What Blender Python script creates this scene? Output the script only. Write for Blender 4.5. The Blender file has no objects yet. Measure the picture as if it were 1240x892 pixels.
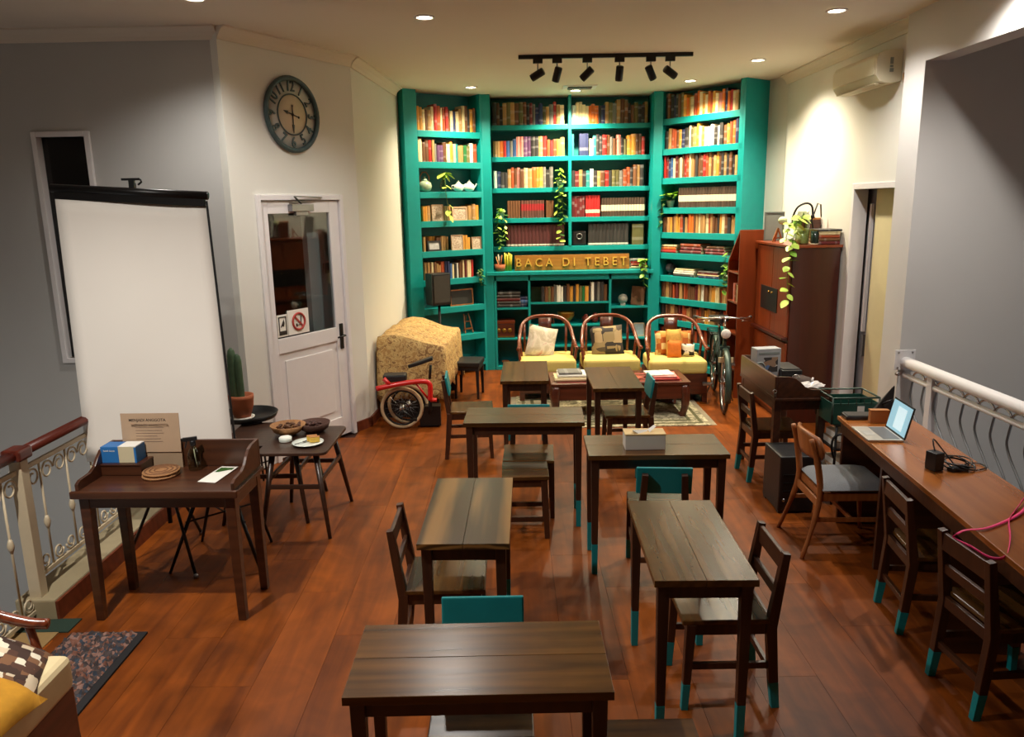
import bpy, bmesh, math, random
from mathutils import Vector, Matrix
random.seed(7)
sc = bpy.context.scene
COL = sc.collection
PI = math.pi
R = math.radians

# ------------------------------------------------------------------ camera
cam_d = bpy.data.cameras.new('camera')
cam_d.sensor_width = 36.0
cam_d.lens = 926.46 / 1240 * 36.0
cam = bpy.data.objects.new('camera', cam_d)
COL.objects.link(cam)
right = Vector((0.99984, -0.00377, -0.01757)).normalized()
down = Vector((-0.01796, -0.20970, -0.97760)).normalized()
fwd = right.cross(down).normalized()
down = fwd.cross(right).normalized()
M3 = Matrix((right, -down, -fwd)).transposed()
cam.matrix_world = Matrix.Translation((0, 0, 2.1725)) @ M3.to_4x4()
sc.camera = cam

# ------------------------------------------------------------------ exposure, world, lights
sc.view_settings.view_transform = 'Standard'
sc.view_settings.look = 'None'
sc.view_settings.gamma = 1.0
sc.view_settings.use_curve_mapping = False
sc.view_settings.exposure = 0.35
w = bpy.data.worlds.new('world')
sc.world = w
w.use_nodes = True
w.node_tree.nodes['Background'].inputs[0].default_value = (0.55, 0.62, 0.75, 1)
w.node_tree.nodes['Background'].inputs[1].default_value = 0.015
try:
    sc.cycles.sample_clamp_indirect = 6.0
    sc.cycles.max_bounces = 8
    sc.cycles.caustics_reflective = False
    sc.cycles.caustics_refractive = False
except Exception:
    pass
ZC = 3.52
WARM = (1.0, 0.83, 0.56)
NEUT = (1.0, 0.95, 0.88)
# x, y, watts, colour, label   (every recessed lamp in the ceiling)
DOWNLIGHTS = [
    (-0.592, 5.99, 30, NEUT, 'bright recessed ceiling light nearest the camera, left of the centre'),
    (2.421, 6.01, 26, NEUT, 'recessed ceiling light near the air conditioner'),
    (2.472, 7.98, 60, (1.0, .88, .66), 'recessed ceiling light above the tall red cabinet'),
    (2.093, 9.213, 56, WARM, 'recessed ceiling light in front of the right bookcase'),
    (0.836, 9.83, 96, WARM, 'recessed ceiling light over the divider of the middle bookcase'),
    (-0.422, 9.414, 40, WARM, 'recessed ceiling light in front of the left bookcase'),
    (-2.02, 5.368, 22, NEUT, 'recessed ceiling light cut by the top edge above the projector screen'),
    (2.78, 4.70, 36, NEUT, 'recessed ceiling light close to the beam over the stair opening'),
    (-2.05, 2.45, 92, NEUT, 'recessed ceiling light above the gallery desk, out of the frame'),
]

# added unseen point lamps that brighten the walls of the two stairwells
for x, y, e in ((-4.3, 3.2, 13), (4.5, 3.4, 13)):
    ld = bpy.data.lights.new('stairwell_fill_lamp', 'POINT'); ld.energy = e; ld.color = (.86, .93, 1.0); ld.shadow_soft_size = .15
    lo = bpy.data.objects.new('stairwell_fill_lamp', ld); COL.objects.link(lo); lo.location = (x, y, -1.0)

# ------------------------------------------------------------------ materials
def lin(c):
    return tuple(((v / 255) / 12.92 if v / 255 <= .04045 else ((v / 255 + .055) / 1.055) ** 2.4) for v in c) + (1,)
MATS = {}
def newmat(name):
    m = bpy.data.materials.new(name)
    m.use_nodes = True
    MATS[name] = m
    nt = m.node_tree
    return m, nt, nt.nodes['Principled BSDF']
def N(nt, t, **kw):
    n = nt.nodes.new(t)
    for k, v in kw.items():
        setattr(n, k, v)
    return n
def pal(name, c, rough=.5, metal=0., var=.12, scale=14, bump=0.0, coat=0, spec=None, trans=0):
    """painted / plain material: base colour with gentle procedural mottling"""
    m, nt, b = newmat(name)
    tc = N(nt, 'ShaderNodeTexCoord')
    no = N(nt, 'ShaderNodeTexNoise')
    no.inputs['Scale'].default_value = scale
    no.inputs['Detail'].default_value = 4
    nt.links.new(tc.outputs['Object'], no.inputs['Vector'])
    mx = N(nt, 'ShaderNodeMix', data_type='RGBA')
    L = lin(c)
    mx.inputs[6].default_value = tuple(v * (1 - var) for v in L[:3]) + (1,)
    mx.inputs[7].default_value = tuple(min(1, v * (1 + var)) for v in L[:3]) + (1,)
    nt.links.new(no.outputs['Fac'], mx.inputs[0])
    nt.links.new(mx.outputs[2], b.inputs['Base Color'])
    b.inputs['Roughness'].default_value = rough
    b.inputs['Metallic'].default_value = metal
    if coat: b.inputs['Coat Weight'].default_value = coat; b.inputs['Coat Roughness'].default_value = .15
    if spec is not None: b.inputs['Specular IOR Level'].default_value = spec
    if bump:
        bp = N(nt, 'ShaderNodeBump')
        bp.inputs['Strength'].default_value = bump
        bp.inputs['Distance'].default_value = .01
        nt.links.new(no.outputs['Fac'], bp.inputs['Height'])
        nt.links.new(bp.outputs[0], b.inputs['Normal'])
    return m
def wood(name, dark, light, rough=.4, axis=0, sc_=1.0, coord='Object', coat=.0, swing=.0, ring=.16, spec=.5, mottle=0, swirl=False):
    m, nt, b = newmat(name)
    tc = N(nt, 'ShaderNodeTexCoord')
    oi = N(nt, 'ShaderNodeObjectInfo')
    mp = N(nt, 'ShaderNodeMapping')
    s = [26 * sc_, 26 * sc_, 26 * sc_]
    s[axis] = 2.2 * sc_
    mp.inputs['Scale'].default_value = s
    if coord == 'World':
        ge = N(nt, 'ShaderNodeNewGeometry')
        src = ge.outputs['Position']
    else:
        src = tc.outputs['Object']
    ad = N(nt, 'ShaderNodeVectorMath', operation='MULTIPLY_ADD')
    ad.inputs[1].default_value = (1, 1, 1)
    mul = N(nt, 'ShaderNodeMath', operation='MULTIPLY')
    mul.inputs[1].default_value = 17.0
    nt.links.new(oi.outputs['Random'], mul.inputs[0])
    nt.links.new(src, ad.inputs[0])
    nt.links.new(mul.outputs[0], ad.inputs[2])
    nt.links.new(ad.outputs[0], mp.inputs['Vector'])
    no = N(nt, 'ShaderNodeTexNoise')
    no.inputs['Scale'].default_value = 1.0
    no.inputs['Detail'].default_value = 6
    no.inputs['Distortion'].default_value = .6
    nt.links.new(mp.outputs[0], no.inputs['Vector'])
    wv = N(nt, 'ShaderNodeTexWave', wave_type='RINGS')
    wv.inputs['Scale'].default_value = .35
    wv.inputs['Distortion'].default_value = 5
    if swirl:
        wv.rings_direction = 'SPHERICAL'; wv.inputs['Scale'].default_value = .8; wv.inputs['Distortion'].default_value = 2.6; mul.inputs[1].default_value = 0
        mp.inputs['Location'].default_value = (.1, .5, 0)
    wv.inputs['Detail'].default_value = 2
    nt.links.new(mp.outputs[0], wv.inputs['Vector'])
    mxf = N(nt, 'ShaderNodeMix', data_type='FLOAT')
    mxf.inputs[0].default_value = ring
    nt.links.new(no.outputs['Fac'], mxf.inputs[2])
    nt.links.new(wv.outputs['Fac'], mxf.inputs[3])
    cr = N(nt, 'ShaderNodeValToRGB')
    cr.color_ramp.elements[0].position = .25
    cr.color_ramp.elements[0].color = lin(dark)
    cr.color_ramp.elements[1].position = .75
    cr.color_ramp.elements[1].color = lin(light)
    nt.links.new(mxf.outputs[0], cr.inputs[0])
    col = cr.outputs[0]
    if swing:
        hs = N(nt, 'ShaderNodeHueSaturation')
        mr = N(nt, 'ShaderNodeMapRange')
        mr.inputs[3].default_value = 1 - swing
        mr.inputs[4].default_value = 1 + swing
        nt.links.new(oi.outputs['Random'], mr.inputs[0])
        nt.links.new(mr.outputs[0], hs.inputs['Value'])
        nt.links.new(col, hs.inputs['Color'])
        col = hs.outputs[0]
    if mottle:
        n2 = N(nt, 'ShaderNodeTexNoise')
        n2.inputs['Scale'].default_value = 3.2
        n2.inputs['Detail'].default_value = 7
        n2.inputs['Distortion'].default_value = 1.2
        nt.links.new(src, n2.inputs['Vector'])
        m2 = N(nt, 'ShaderNodeMapRange')
        m2.inputs[1].default_value = .3; m2.inputs[2].default_value = .7
        m2.inputs[3].default_value = 1 - mottle; m2.inputs[4].default_value = 1 + mottle * .6
        nt.links.new(n2.outputs['Fac'], m2.inputs[0])
        h2 = N(nt, 'ShaderNodeHueSaturation')
        nt.links.new(m2.outputs[0], h2.inputs['Value'])
        nt.links.new(col, h2.inputs['Color'])
        col = h2.outputs[0]
    nt.links.new(col, b.inputs['Base Color'])
    b.inputs['Roughness'].default_value = rough
    b.inputs['Specular IOR Level'].default_value = spec
    if coat:
        b.inputs['Coat Weight'].default_value = coat
        b.inputs['Coat Roughness'].default_value = .22
    bp = N(nt, 'ShaderNodeBump')
    bp.inputs['Strength'].default_value = .12
    bp.inputs['Distance'].default_value = .004
    nt.links.new(mxf.outputs[0], bp.inputs['Height'])
    nt.links.new(bp.outputs[0], b.inputs['Normal'])
    return m
def patterned(name, cols, scale=30, rough=.85, kind='vor', bump=.3, square=False):
    m, nt, b = newmat(name)
    tc = N(nt, 'ShaderNodeTexCoord')
    if kind == 'vor':
        t = N(nt, 'ShaderNodeTexVoronoi')
        out = 'Color'
        if square: t.distance = 'CHEBYCHEV'; t.inputs['Randomness'].default_value = .45
    else:
        t = N(nt, 'ShaderNodeTexNoise')
        t.inputs['Detail'].default_value = 5
        t.inputs['Distortion'].default_value = 1.5
        out = 'Fac'
    t.inputs['Scale'].default_value = scale
    nt.links.new(tc.outputs['Object'], t.inputs['Vector'])
    fac = t.outputs[out]
    if kind == 'vor':
        se = N(nt, 'ShaderNodeSeparateColor')
        nt.links.new(fac, se.inputs[0])
        fac = se.outputs[0]
    cr = N(nt, 'ShaderNodeValToRGB')
    cr.color_ramp.interpolation = 'CONSTANT' if kind == 'vor' else 'LINEAR'
    el = cr.color_ramp.elements
    n = len(cols)
    for i, c in enumerate(cols):
        p = i / n if kind == 'vor' else .3 + .4 * i / max(1, n - 1)
        e = el[i] if i < 2 else el.new(p)
        e.position = p
        e.color = lin(c)
    nt.links.new(fac, cr.inputs[0])
    nt.links.new(cr.outputs[0], b.inputs['Base Color'])
    b.inputs['Roughness'].default_value = rough
    if bump:
        bp = N(nt, 'ShaderNodeBump')
        bp.inputs['Strength'].default_value = bump
        bp.inputs['Distance'].default_value = .01
        nt.links.new(fac, bp.inputs['Height'])
        nt.links.new(bp.outputs[0], b.inputs['Normal'])
    return m
def emis(name, c, st):
    m, nt, b = newmat(name)
    b.inputs['Base Color'].default_value = lin(c)
    b.inputs['Emission Color'].default_value = lin(c)
    b.inputs['Emission Strength'].default_value = st
    return m
def glassy(name, c=(235, 240, 240), refl=.12, tint=.92):
    m, nt, b = newmat(name)
    nt.nodes.remove(b)
    tr = N(nt, 'ShaderNodeBsdfTransparent')
    t = lin(c)
    tr.inputs[0].default_value = (t[0] * tint, t[1] * tint, t[2] * tint, 1)
    gl = N(nt, 'ShaderNodeBsdfGlossy')
    gl.inputs['Roughness'].default_value = .03
    fr = N(nt, 'ShaderNodeLayerWeight')
    fr.inputs[0].default_value = refl
    mx = N(nt, 'ShaderNodeMixShader')
    nt.links.new(fr.outputs['Facing'], mx.inputs[0])
    nt.links.new(tr.outputs[0], mx.inputs[1])
    nt.links.new(gl.outputs[0], mx.inputs[2])
    nt.links.new(mx.outputs[0], nt.nodes['Material Output'].inputs[0])
    return m
def bookmat(name, c, band=None, rough=.55, h0=.55, h1=.75, metalband=False):
    """book cover: cloth colour with a printed title block and bands along the spine (Generated z)"""
    m, nt, b = newmat(name)
    tc = N(nt, 'ShaderNodeTexCoord')
    oi = N(nt, 'ShaderNodeObjectInfo')
    se = N(nt, 'ShaderNodeSeparateXYZ')
    nt.links.new(tc.outputs['Generated'], se.inputs[0])
    L = lin(c)
    hs = N(nt, 'ShaderNodeHueSaturation')
    hs.inputs['Color'].default_value = L
    mr = N(nt, 'ShaderNodeMapRange')
    mr.inputs[3].default_value = .75
    mr.inputs[4].default_value = 1.25
    nt.links.new(oi.outputs['Random'], mr.inputs[0])
    nt.links.new(mr.outputs[0], hs.inputs['Value'])
    col = hs.outputs[0]
    if band is None:
        no = N(nt, 'ShaderNodeTexNoise')
        no.inputs['Scale'].default_value = 5
        no.inputs['Detail'].default_value = 0
        ad = N(nt, 'ShaderNodeMath', operation='MULTIPLY_ADD')
        ad.inputs[1].default_value = 40
        nt.links.new(oi.outputs['Random'], ad.inputs[0])
        nt.links.new(se.outputs['Z'], ad.inputs[2])
        cb = N(nt, 'ShaderNodeCombineXYZ')
        nt.links.new(ad.outputs[0], cb.inputs[2])
        nt.links.new(cb.outputs[0], no.inputs['Vector'])
        gt = N(nt, 'ShaderNodeMath', operation='GREATER_THAN')
        gt.inputs[1].default_value = .58
        nt.links.new(no.outputs['Fac'], gt.inputs[0])
        fac = gt.outputs[0]
        bc = tuple(min(1, .5 * v + .32) for v in L[:3]) + (1,) if sum(L[:3]) < 1.2 else tuple(v * .35 for v in L[:3]) + (1,)
        ml = N(nt, 'ShaderNodeMath', operation='MULTIPLY')
        ml.inputs[1].default_value = .3
        nt.links.new(fac, ml.inputs[0])
        fac = ml.outputs[0]
    else:
        a = N(nt, 'ShaderNodeMath', operation='GREATER_THAN'); a.inputs[1].default_value = h0
        c2 = N(nt, 'ShaderNodeMath', operation='LESS_THAN'); c2.inputs[1].default_value = h1
        nt.links.new(se.outputs['Z'], a.inputs[0]); nt.links.new(se.outputs['Z'], c2.inputs[0])
        ml = N(nt, 'ShaderNodeMath', operation='MULTIPLY')
        nt.links.new(a.outputs[0], ml.inputs[0]); nt.links.new(c2.outputs[0], ml.inputs[1])
        fac = ml.outputs[0]
        bc = lin(band)
    mx = N(nt, 'ShaderNodeMix', data_type='RGBA')
    nt.links.new(fac, mx.inputs[0])
    nt.links.new(col, mx.inputs[6])
    mx.inputs[7].default_value = bc
    nt.links.new(mx.outputs[2], b.inputs['Base Color'])
    b.inputs['Roughness'].default_value = rough
    return m

wall_cream = pal('paint_cream', (224, 222, 213), .7, var=.03, scale=3, bump=.02)
wall_grey = pal('paint_grey', (206, 203, 200), .7, var=.03, scale=3, bump=.02)
wall_blue = pal('paint_cool_grey', (188, 187, 184), .7, var=.04, scale=3, bump=.02)
ceil_m = pal('ceiling_paint', (226, 216, 200), .8, var=.02, scale=3)
white_p = pal('white_gloss_paint', (228, 224, 224), .4, var=.03)
cream_p = pal('cream_metal_paint', (196, 180, 150), .5, var=.1)
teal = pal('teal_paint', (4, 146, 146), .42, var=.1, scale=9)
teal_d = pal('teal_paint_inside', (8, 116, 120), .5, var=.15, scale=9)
teal_leg = pal('teal_leg_paint', (4, 128, 132), .5, var=.12, scale=20)
floor_m = wood('floor_planks', (92, 42, 10), (142, 72, 19), .42, axis=1, sc_=.55, coord='World', swing=.07, spec=.22, mottle=.32)
floor_sub = pal('floor_base', (60, 26, 10), .8)
top_w = wood('table_top_wood', (62, 38, 16), (108, 71, 31), .27, axis=0, sc_=.8, spec=.5, mottle=.2)
top_sw = wood('table_top_swirl', (58, 38, 17), (132, 94, 48), .3, axis=0, sc_=.5, ring=.66, swirl=True)
frame_w = wood('table_frame_wood', (44, 23, 13), (68, 38, 21), .42, axis=2, sc_=.9, coat=.1)
chair_w = wood('chair_wood', (48, 25, 14), (78, 43, 23), .4, axis=2, sc_=.9, coat=.15)
desk_w = wood('gallery_desk_wood', (54, 28, 16), (82, 45, 25), .34, axis=0, sc_=.8, coat=.3)
bench_w = wood('bench_top_wood', (134, 72, 27), (176, 106, 48), .2, axis=1, sc_=.6, coat=.6)
red_w = wood('mahogany_gloss', (54, 14, 6), (72, 20, 9), .3, axis=2, sc_=.5, coat=.5)  # darker tone of the cabinet wood, shade of its side put into the colour
red_l = wood('mahogany_lit', (118, 48, 18), (142, 62, 24), .34, axis=2, sc_=.5, coat=.4)  # same wood as red_w, lamplight on the front put into the colour
rose_w = wood('rosewood', (84, 34, 16), (132, 62, 32), .25, axis=0, sc_=.8, coat=.4)
rose_d = wood('rosewood_dark', (62, 26, 16), (96, 44, 26), .35, axis=0, sc_=.8, coat=.3)
honey_w = wood('honey_wood', (136, 76, 36), (172, 106, 56), .38, axis=2, sc_=.9, coat=.2)
dark_t = wood('espresso_wood', (44, 28, 20), (66, 42, 30), .36, axis=0, coat=.2)
base_w = wood('skirting_wood', (84, 34, 18), (120, 56, 30), .4, axis=0, sc_=.6, coord='World')
rail_w = wood('handrail_wood', (66, 22, 14), (100, 38, 24), .3, axis=1, coat=.3)
gold_w = wood('sign_board_wood', (128, 84, 24), (158, 108, 36), .5, axis=0)
black_p = pal('black_plastic', (26, 26, 28), .4, var=.15)
black_m = pal('black_metal', (22, 21, 21), .38, metal=.3, var=.1)
black_l = pal('black_leather', (30, 29, 30), .45, var=.2, scale=40, bump=.1)
grey_f = pal('grey_fabric', (112, 114, 118), .95, var=.2, scale=160, bump=.3)
yell_f = pal('yellow_fabric', (220, 198, 112), .9, var=.08, scale=60, bump=.1)
screen_f = pal('screen_fabric', (242, 236, 226), .85, var=.03, scale=2)
chrome = pal('chrome', (200, 200, 200), .22, metal=1, var=.05)
steel = pal('brushed_steel', (150, 150, 152), .35, metal=1, var=.1)
gold_m = pal('gold_letters', (216, 170, 78), .25, metal=.25, var=.1)
paper_w = pal('white_paper', (236, 232, 222), .8, var=.03)
paper_k = pal('kraft_card', (178, 150, 122), .85, var=.06)
tan_c = pal('tan_card', (186, 128, 76), .85, var=.06)
page_m = pal('book_pages', (214, 198, 160), .9, var=.1, scale=60)
leaf_m = pal('leaf_green', (120, 168, 48), .45, var=.35, scale=18)
leaf_l = pal('leaf_lime', (186, 214, 92), .45, var=.25, scale=18)
leaf_d = pal('leaf_dark', (58, 96, 40), .45, var=.3, scale=18)
stem_m = pal('stem_green', (92, 116, 50), .6)
cactus_m = pal('cactus_green', (60, 84, 56), .7, var=.25, scale=30, bump=.3)
terra = pal('terracotta', (158, 84, 48), .75, var=.12)
clock_m = pal('clock_verdigris', (74, 92, 94), .5, metal=.4, var=.3, scale=25)
clock_f = pal('clock_face', (222, 206, 176), .7, var=.05)
tyre_t = pal('tan_tyre', (188, 160, 122), .8)
red_p = pal('red_frame_paint', (206, 24, 22), .3, var=.06, coat=.4)
green_p = pal('green_frame_paint', (54, 72, 64), .4, metal=.3, var=.2)
porcel = pal('white_porcelain', (226, 232, 222), .2, var=.06)
porcel2 = pal('celadon_porcelain', (166, 186, 160), .25, var=.25, scale=30)
wicker = pal('wicker', (158, 112, 70), .8, var=.35, scale=70, bump=.5)
wicker_d = pal('dark_wicker', (70, 40, 28), .8, var=.4, scale=70, bump=.5)
cake_m = pal('cake', (214, 176, 72), .8, var=.2, scale=60, bump=.3)
brass = pal('brass', (150, 116, 50), .35, metal=.8, var=.2)
pink_p = pal('pink_strap', (236, 48, 116), .5)
blue_p = pal('blue_card', (40, 110, 176), .5)
orange_f = pal('orange_fabric', (206, 110, 30), .85, var=.2, scale=40)
ora_y = pal('golden_fabric', (206, 158, 74), .85, var=.25, scale=40)
crate_m = pal('green_crate', (28, 74, 62), .45, var=.15)
bag_m = pal('clear_film', (210, 204, 200), .15, var=.15)
batik = patterned('batik_cloth', [(196, 160, 96), (170, 128, 74), (212, 180, 116), (124, 82, 46), (200, 164, 104)], 14, kind='noise', bump=.25)
batik2 = patterned('batik_cushion', [(222, 212, 190), (78, 48, 34), (120, 82, 54), (206, 188, 160), (60, 38, 28)], 26, square=True)
cush1 = patterned('pale_print_cushion', [(216, 204, 180), (196, 182, 158), (224, 214, 196), (196, 140, 128)], 6, kind='noise')
cush2 = patterned('patchwork_cushion', [(176, 152, 112), (52, 46, 42), (150, 130, 92), (84, 72, 58)], 7, square=True)
cush3 = patterned('orange_print_cushion', [(206, 140, 60), (180, 92, 30), (226, 196, 130), (190, 120, 50)], 16, square=True)
rug_m = patterned('rug_pile', [(186, 174, 138), (116, 110, 84), (206, 194, 158), (136, 126, 96)], 9, kind='noise')
rag_m = patterned('rag_rug_pile', [(74, 62, 60), (120, 78, 62), (54, 62, 74), (142, 108, 96), (66, 56, 56)], 55, kind='vor', bump=.8)
mat_b = pal('mat_beige', (140, 112, 68), .9, var=.12, scale=60)
mat_g = pal('mat_green', (30, 50, 38), .9)
glass_m = glassy('clear_glass')
win_g = glassy('dark_window_glass', (120, 130, 134), .25, .5)
jar_g = glassy('jar_glass', (226, 232, 214), .2, .9)
lamp_e = emis('lamp_glow', (255, 238, 206), 26)
screen_e = emis('laptop_screen', (150, 196, 214), .5)
screen_e2 = emis('laptop_page', (196, 222, 230), .62)
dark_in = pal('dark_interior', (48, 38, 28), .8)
concrete = pal('lower_floor', (110, 110, 112), .8)
batter = pal('dark_print', (44, 36, 32), .6)
no_red = pal('sign_red', (176, 60, 52), .6)
grime = pal('grey_print', (132, 138, 132), .7)
stone_y = pal('kerb_stone', (150, 136, 106), .7, var=.15)

# ------------------------------------------------------------------ mesh helpers
class B:
    """collects simple solids; .obj() links them as ONE mesh object"""
    def __init__(s):
        s.v = []; s.f = []; s.mi = []; s.sm = []; s.m = 0
    def add(s, vs, fs, smooth=False, mtx=None):
        o = len(s.v)
        if mtx is not None:
            vs = [tuple(mtx @ Vector(v)) for v in vs]
        s.v += [tuple(v) for v in vs]
        for f in fs:
            s.f.append(tuple(o + i for i in f)); s.mi.append(s.m); s.sm.append(smooth)
        return s
    def box(s, x0, x1, y0, y1, z0, z1, mtx=None):
        vs = [(x0, y0, z0), (x1, y0, z0), (x1, y1, z0), (x0, y1, z0), (x0, y0, z1), (x1, y0, z1), (x1, y1, z1), (x0, y1, z1)]
        return s.add(vs, [(3, 2, 1, 0), (4, 5, 6, 7), (0, 1, 5, 4), (1, 2, 6, 5), (2, 3, 7, 6), (3, 0, 4, 7)], False, mtx)
    def bar(s, p, q, wx, wy, wx2=None, wy2=None, up=(0, 0, 1)):
        """square bar p->q, cross section wx*wy at p tapering to wx2*wy2 at q"""
        p = Vector(p); q = Vector(q); d = (q - p).normalized()
        a = Vector((1, 0, 0)) if abs(d.z) > .6 else Vector(up).cross(d).normalized()
        a = (a - d * a.dot(d)).normalized(); b = d.cross(a)
        wx2 = wx if wx2 is None else wx2; wy2 = wy if wy2 is None else wy2
        vs = []
        for c, u, v in ((p, wx / 2, wy / 2), (q, wx2 / 2, wy2 / 2)):
            for i, j in ((-1, -1), (1, -1), (1, 1), (-1, 1)):
                vs.append(c + a * u * i + b * v * j)
        return s.add(vs, [(3, 2, 1, 0), (4, 5, 6, 7), (0, 1, 5, 4), (1, 2, 6, 5), (2, 3, 7, 6), (3, 0, 4, 7)])
    def tube(s, pts, r, n=8, cap=True, closed=False, flat=None):
        """swept tube through pts; r a number or a list; flat=(a,b) scales the section"""
        pts = [Vector(p) for p in pts]; k = len(pts)
        rs = r if isinstance(r, (list, tuple)) else [r] * k
        ref = None; vs = []
        for i, p in enumerate(pts):
            if closed: d = pts[(i + 1) % k] - pts[i - 1]
            else: d = pts[min(i + 1, k - 1)] - pts[max(i - 1, 0)]
            d.normalize()
            if ref is None:
                ref = Vector((0, 0, 1)) if abs(d.z) < .9 else Vector((1, 0, 0))
            a = (ref - d * ref.dot(d)).normalized(); b = d.cross(a); ref = a
            for j in range(n):
                t = 2 * PI * j / n
                u, v = math.cos(t), math.sin(t)
                if flat: u *= flat[0]; v *= flat[1]
                vs.append(p + (a * u + b * v) * rs[i])
        fs = []
        for i in range(k if closed else k - 1):
            for j in range(n):
                i2 = (i + 1) % k
                fs.append((i * n + j, i * n + (j + 1) % n, i2 * n + (j + 1) % n, i2 * n + j))
        if cap and not closed:
            fs.append(tuple(range(n - 1, -1, -1))); fs.append(tuple((k - 1) * n + j for j in range(n)))
        return s.add(vs, fs, True)
    def lathe(s, prof, n=20, mtx=None, cap=True):
        """prof: (r,z) bottom to top"""
        vs = []; fs = []
        for r, z in prof:
            for j in range(n):
                t = 2 * PI * j / n
                vs.append((r * math.cos(t), r * math.sin(t), z))
        for i in range(len(prof) - 1):
            for j in range(n):
                fs.append((i * n + j, i * n + (j + 1) % n, (i + 1) * n + (j + 1) % n, (i + 1) * n + j))
        if cap:
            fs.append(tuple(range(n - 1, -1, -1))); fs.append(tuple((len(prof) - 1) * n + j for j in range(n)))
        return s.add(vs, fs, True, mtx)
    def prism(s, poly, z0, z1, mtx=None):
        n = len(poly)
        vs = [(x, y, z0) for x, y in poly] + [(x, y, z1) for x, y in poly]
        fs = [tuple(range(n - 1, -1, -1)), tuple(range(n, 2 * n))] + [(i, (i + 1) % n, n + (i + 1) % n, n + i) for i in range(n)]
        return s.add(vs, fs, False, mtx)
    def ball(s, c, rx, ry=None, rz=None, n=12, k=8):
        ry = rx if ry is None else ry; rz = rx if rz is None else rz
        prof = [(max(.001, math.sin(PI * i / k)), -math.cos(PI * i / k)) for i in range(k + 1)]
        m = Matrix.Translation(c) @ Matrix.Diagonal((rx, ry, rz, 1))
        return s.lathe(prof, n, m)
    def ring(s, c, R_, r, axis='y', n=28, k=8):
        pts = []
        for i in range(n):
            t = 2 * PI * i / n
            u, v = R_ * math.cos(t), R_ * math.sin(t)
            pts.append({'y': (c[0] + u, c[1], c[2] + v), 'x': (c[0], c[1] + u, c[2] + v), 'z': (c[0] + u, c[1] + v, c[2])}[axis])
        return s.tube(pts, r, k, closed=True)
    def mesh(s, name, mats, bevel=0, seg=2):
        me = bpy.data.meshes.new(name)
        me.from_pydata(s.v, [], s.f)
        if not isinstance(mats, (list, tuple)): mats = [mats]
        for m in mats: me.materials.append(m)
        me.polygons.foreach_set('material_index', s.mi)
        me.polygons.foreach_set('use_smooth', s.sm)
        bm = bmesh.new(); bm.from_mesh(me)
        if bevel:
            es = [e for e in bm.edges if len(e.link_faces) == 2 and e.calc_face_angle(0) > .6]
            bmesh.ops.bevel(bm, geom=es, offset=bevel, segments=seg, affect='EDGES', profile=.6, clamp_overlap=True)
        bmesh.ops.recalc_face_normals(bm, faces=bm.faces)
        bm.to_mesh(me); bm.free()
        return me
    def obj(s, name, mats, parent=None, bevel=0, seg=2, loc=None, rot=None):
        o = bpy.data.objects.new(name, s.mesh(name, mats, bevel, seg))
        COL.objects.link(o)
        if parent is not None: o.parent = parent
        if loc is not None: o.location = loc
        if rot is not None: o.rotation_euler = rot
        return o
def tag(o, label=None, cat=None, group=None, kind=None):
    if label: o['label'] = label
    if cat: o['category'] = cat
    if group: o['group'] = group
    if kind: o['kind'] = kind
    return o
def thing(name, label, cat, loc=(0, 0, 0), rz=0, group=None, rot=None):
    o = bpy.data.objects.new(name, None)
    COL.objects.link(o)
    o.empty_display_size = .05
    o.location = loc
    o.rotation_euler = rot if rot else (0, 0, rz)
    return tag(o, label, cat, group)
def struct(o, label=None):
    o['kind'] = 'structure'
    if label: o['label'] = label
    return o
def sempty(name, loc=(0, 0, 0), rz=0, label=None):
    o = bpy.data.objects.new(name, None)
    COL.objects.link(o)
    o.location = loc; o.rotation_euler = (0, 0, rz)
    return struct(o, label)
def kids(o):
    return [c for c in COL.objects if c.parent is o]
def dup(o, loc, rz, label, group=None):
    r = o.copy(); COL.objects.link(r)
    r.location = loc; r.rotation_euler = (0, 0, rz); r['label'] = label
    if group: r['group'] = group
    def rec(a, b):
        for ch in kids(a):
            c = ch.copy(); COL.objects.link(c); c.parent = b
            rec(ch, c)
    rec(o, r)
    return r
def text_mesh(txt, size, depth=.002, bold=0):
    cu = bpy.data.curves.new('lettering', 'FONT')
    cu.body = txt; cu.size = size; cu.extrude = depth; cu.align_x = 'CENTER'; cu.align_y = 'CENTER'
    cu.offset = bold; cu.resolution_u = 3
    o = bpy.data.objects.new('lettering', cu)
    me = bpy.data.meshes.new_from_object(o)
    bpy.data.objects.remove(o); bpy.data.curves.remove(cu)
    return me
def lettering(name, txt, size, mat, parent, loc, rot, depth=.002, bold=0, sx=1):
    me = text_mesh(txt, size, depth, bold)
    me.materials.clear(); me.materials.append(mat)
    o = bpy.data.objects.new(name, me); COL.objects.link(o)
    o.parent = parent; o.location = loc; o.rotation_euler = rot; o.scale = (sx, 1, 1)
    return o
def holed(name, L, z0, z1, holes, th, mat, parent=None, loc=(0, 0, 0), rz=0):
    """wall of length L along local x, back face at y=+th, with rectangular holes (x0,x1,za,zb) left to right"""
    b = B(); x = 0
    for h in holes:
        b.box(x, h[0], 0, th, z0, z1)
        if h[2] > z0: b.box(h[0], h[1], 0, th, z0, h[2])
        if h[3] < z1: b.box(h[0], h[1], 0, th, h[3], z1)
        x = h[1]
    b.box(x, L, 0, th, z0, z1)
    return struct(b.obj(name, mat, parent, loc=loc, rot=(0, 0, rz)))

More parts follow.
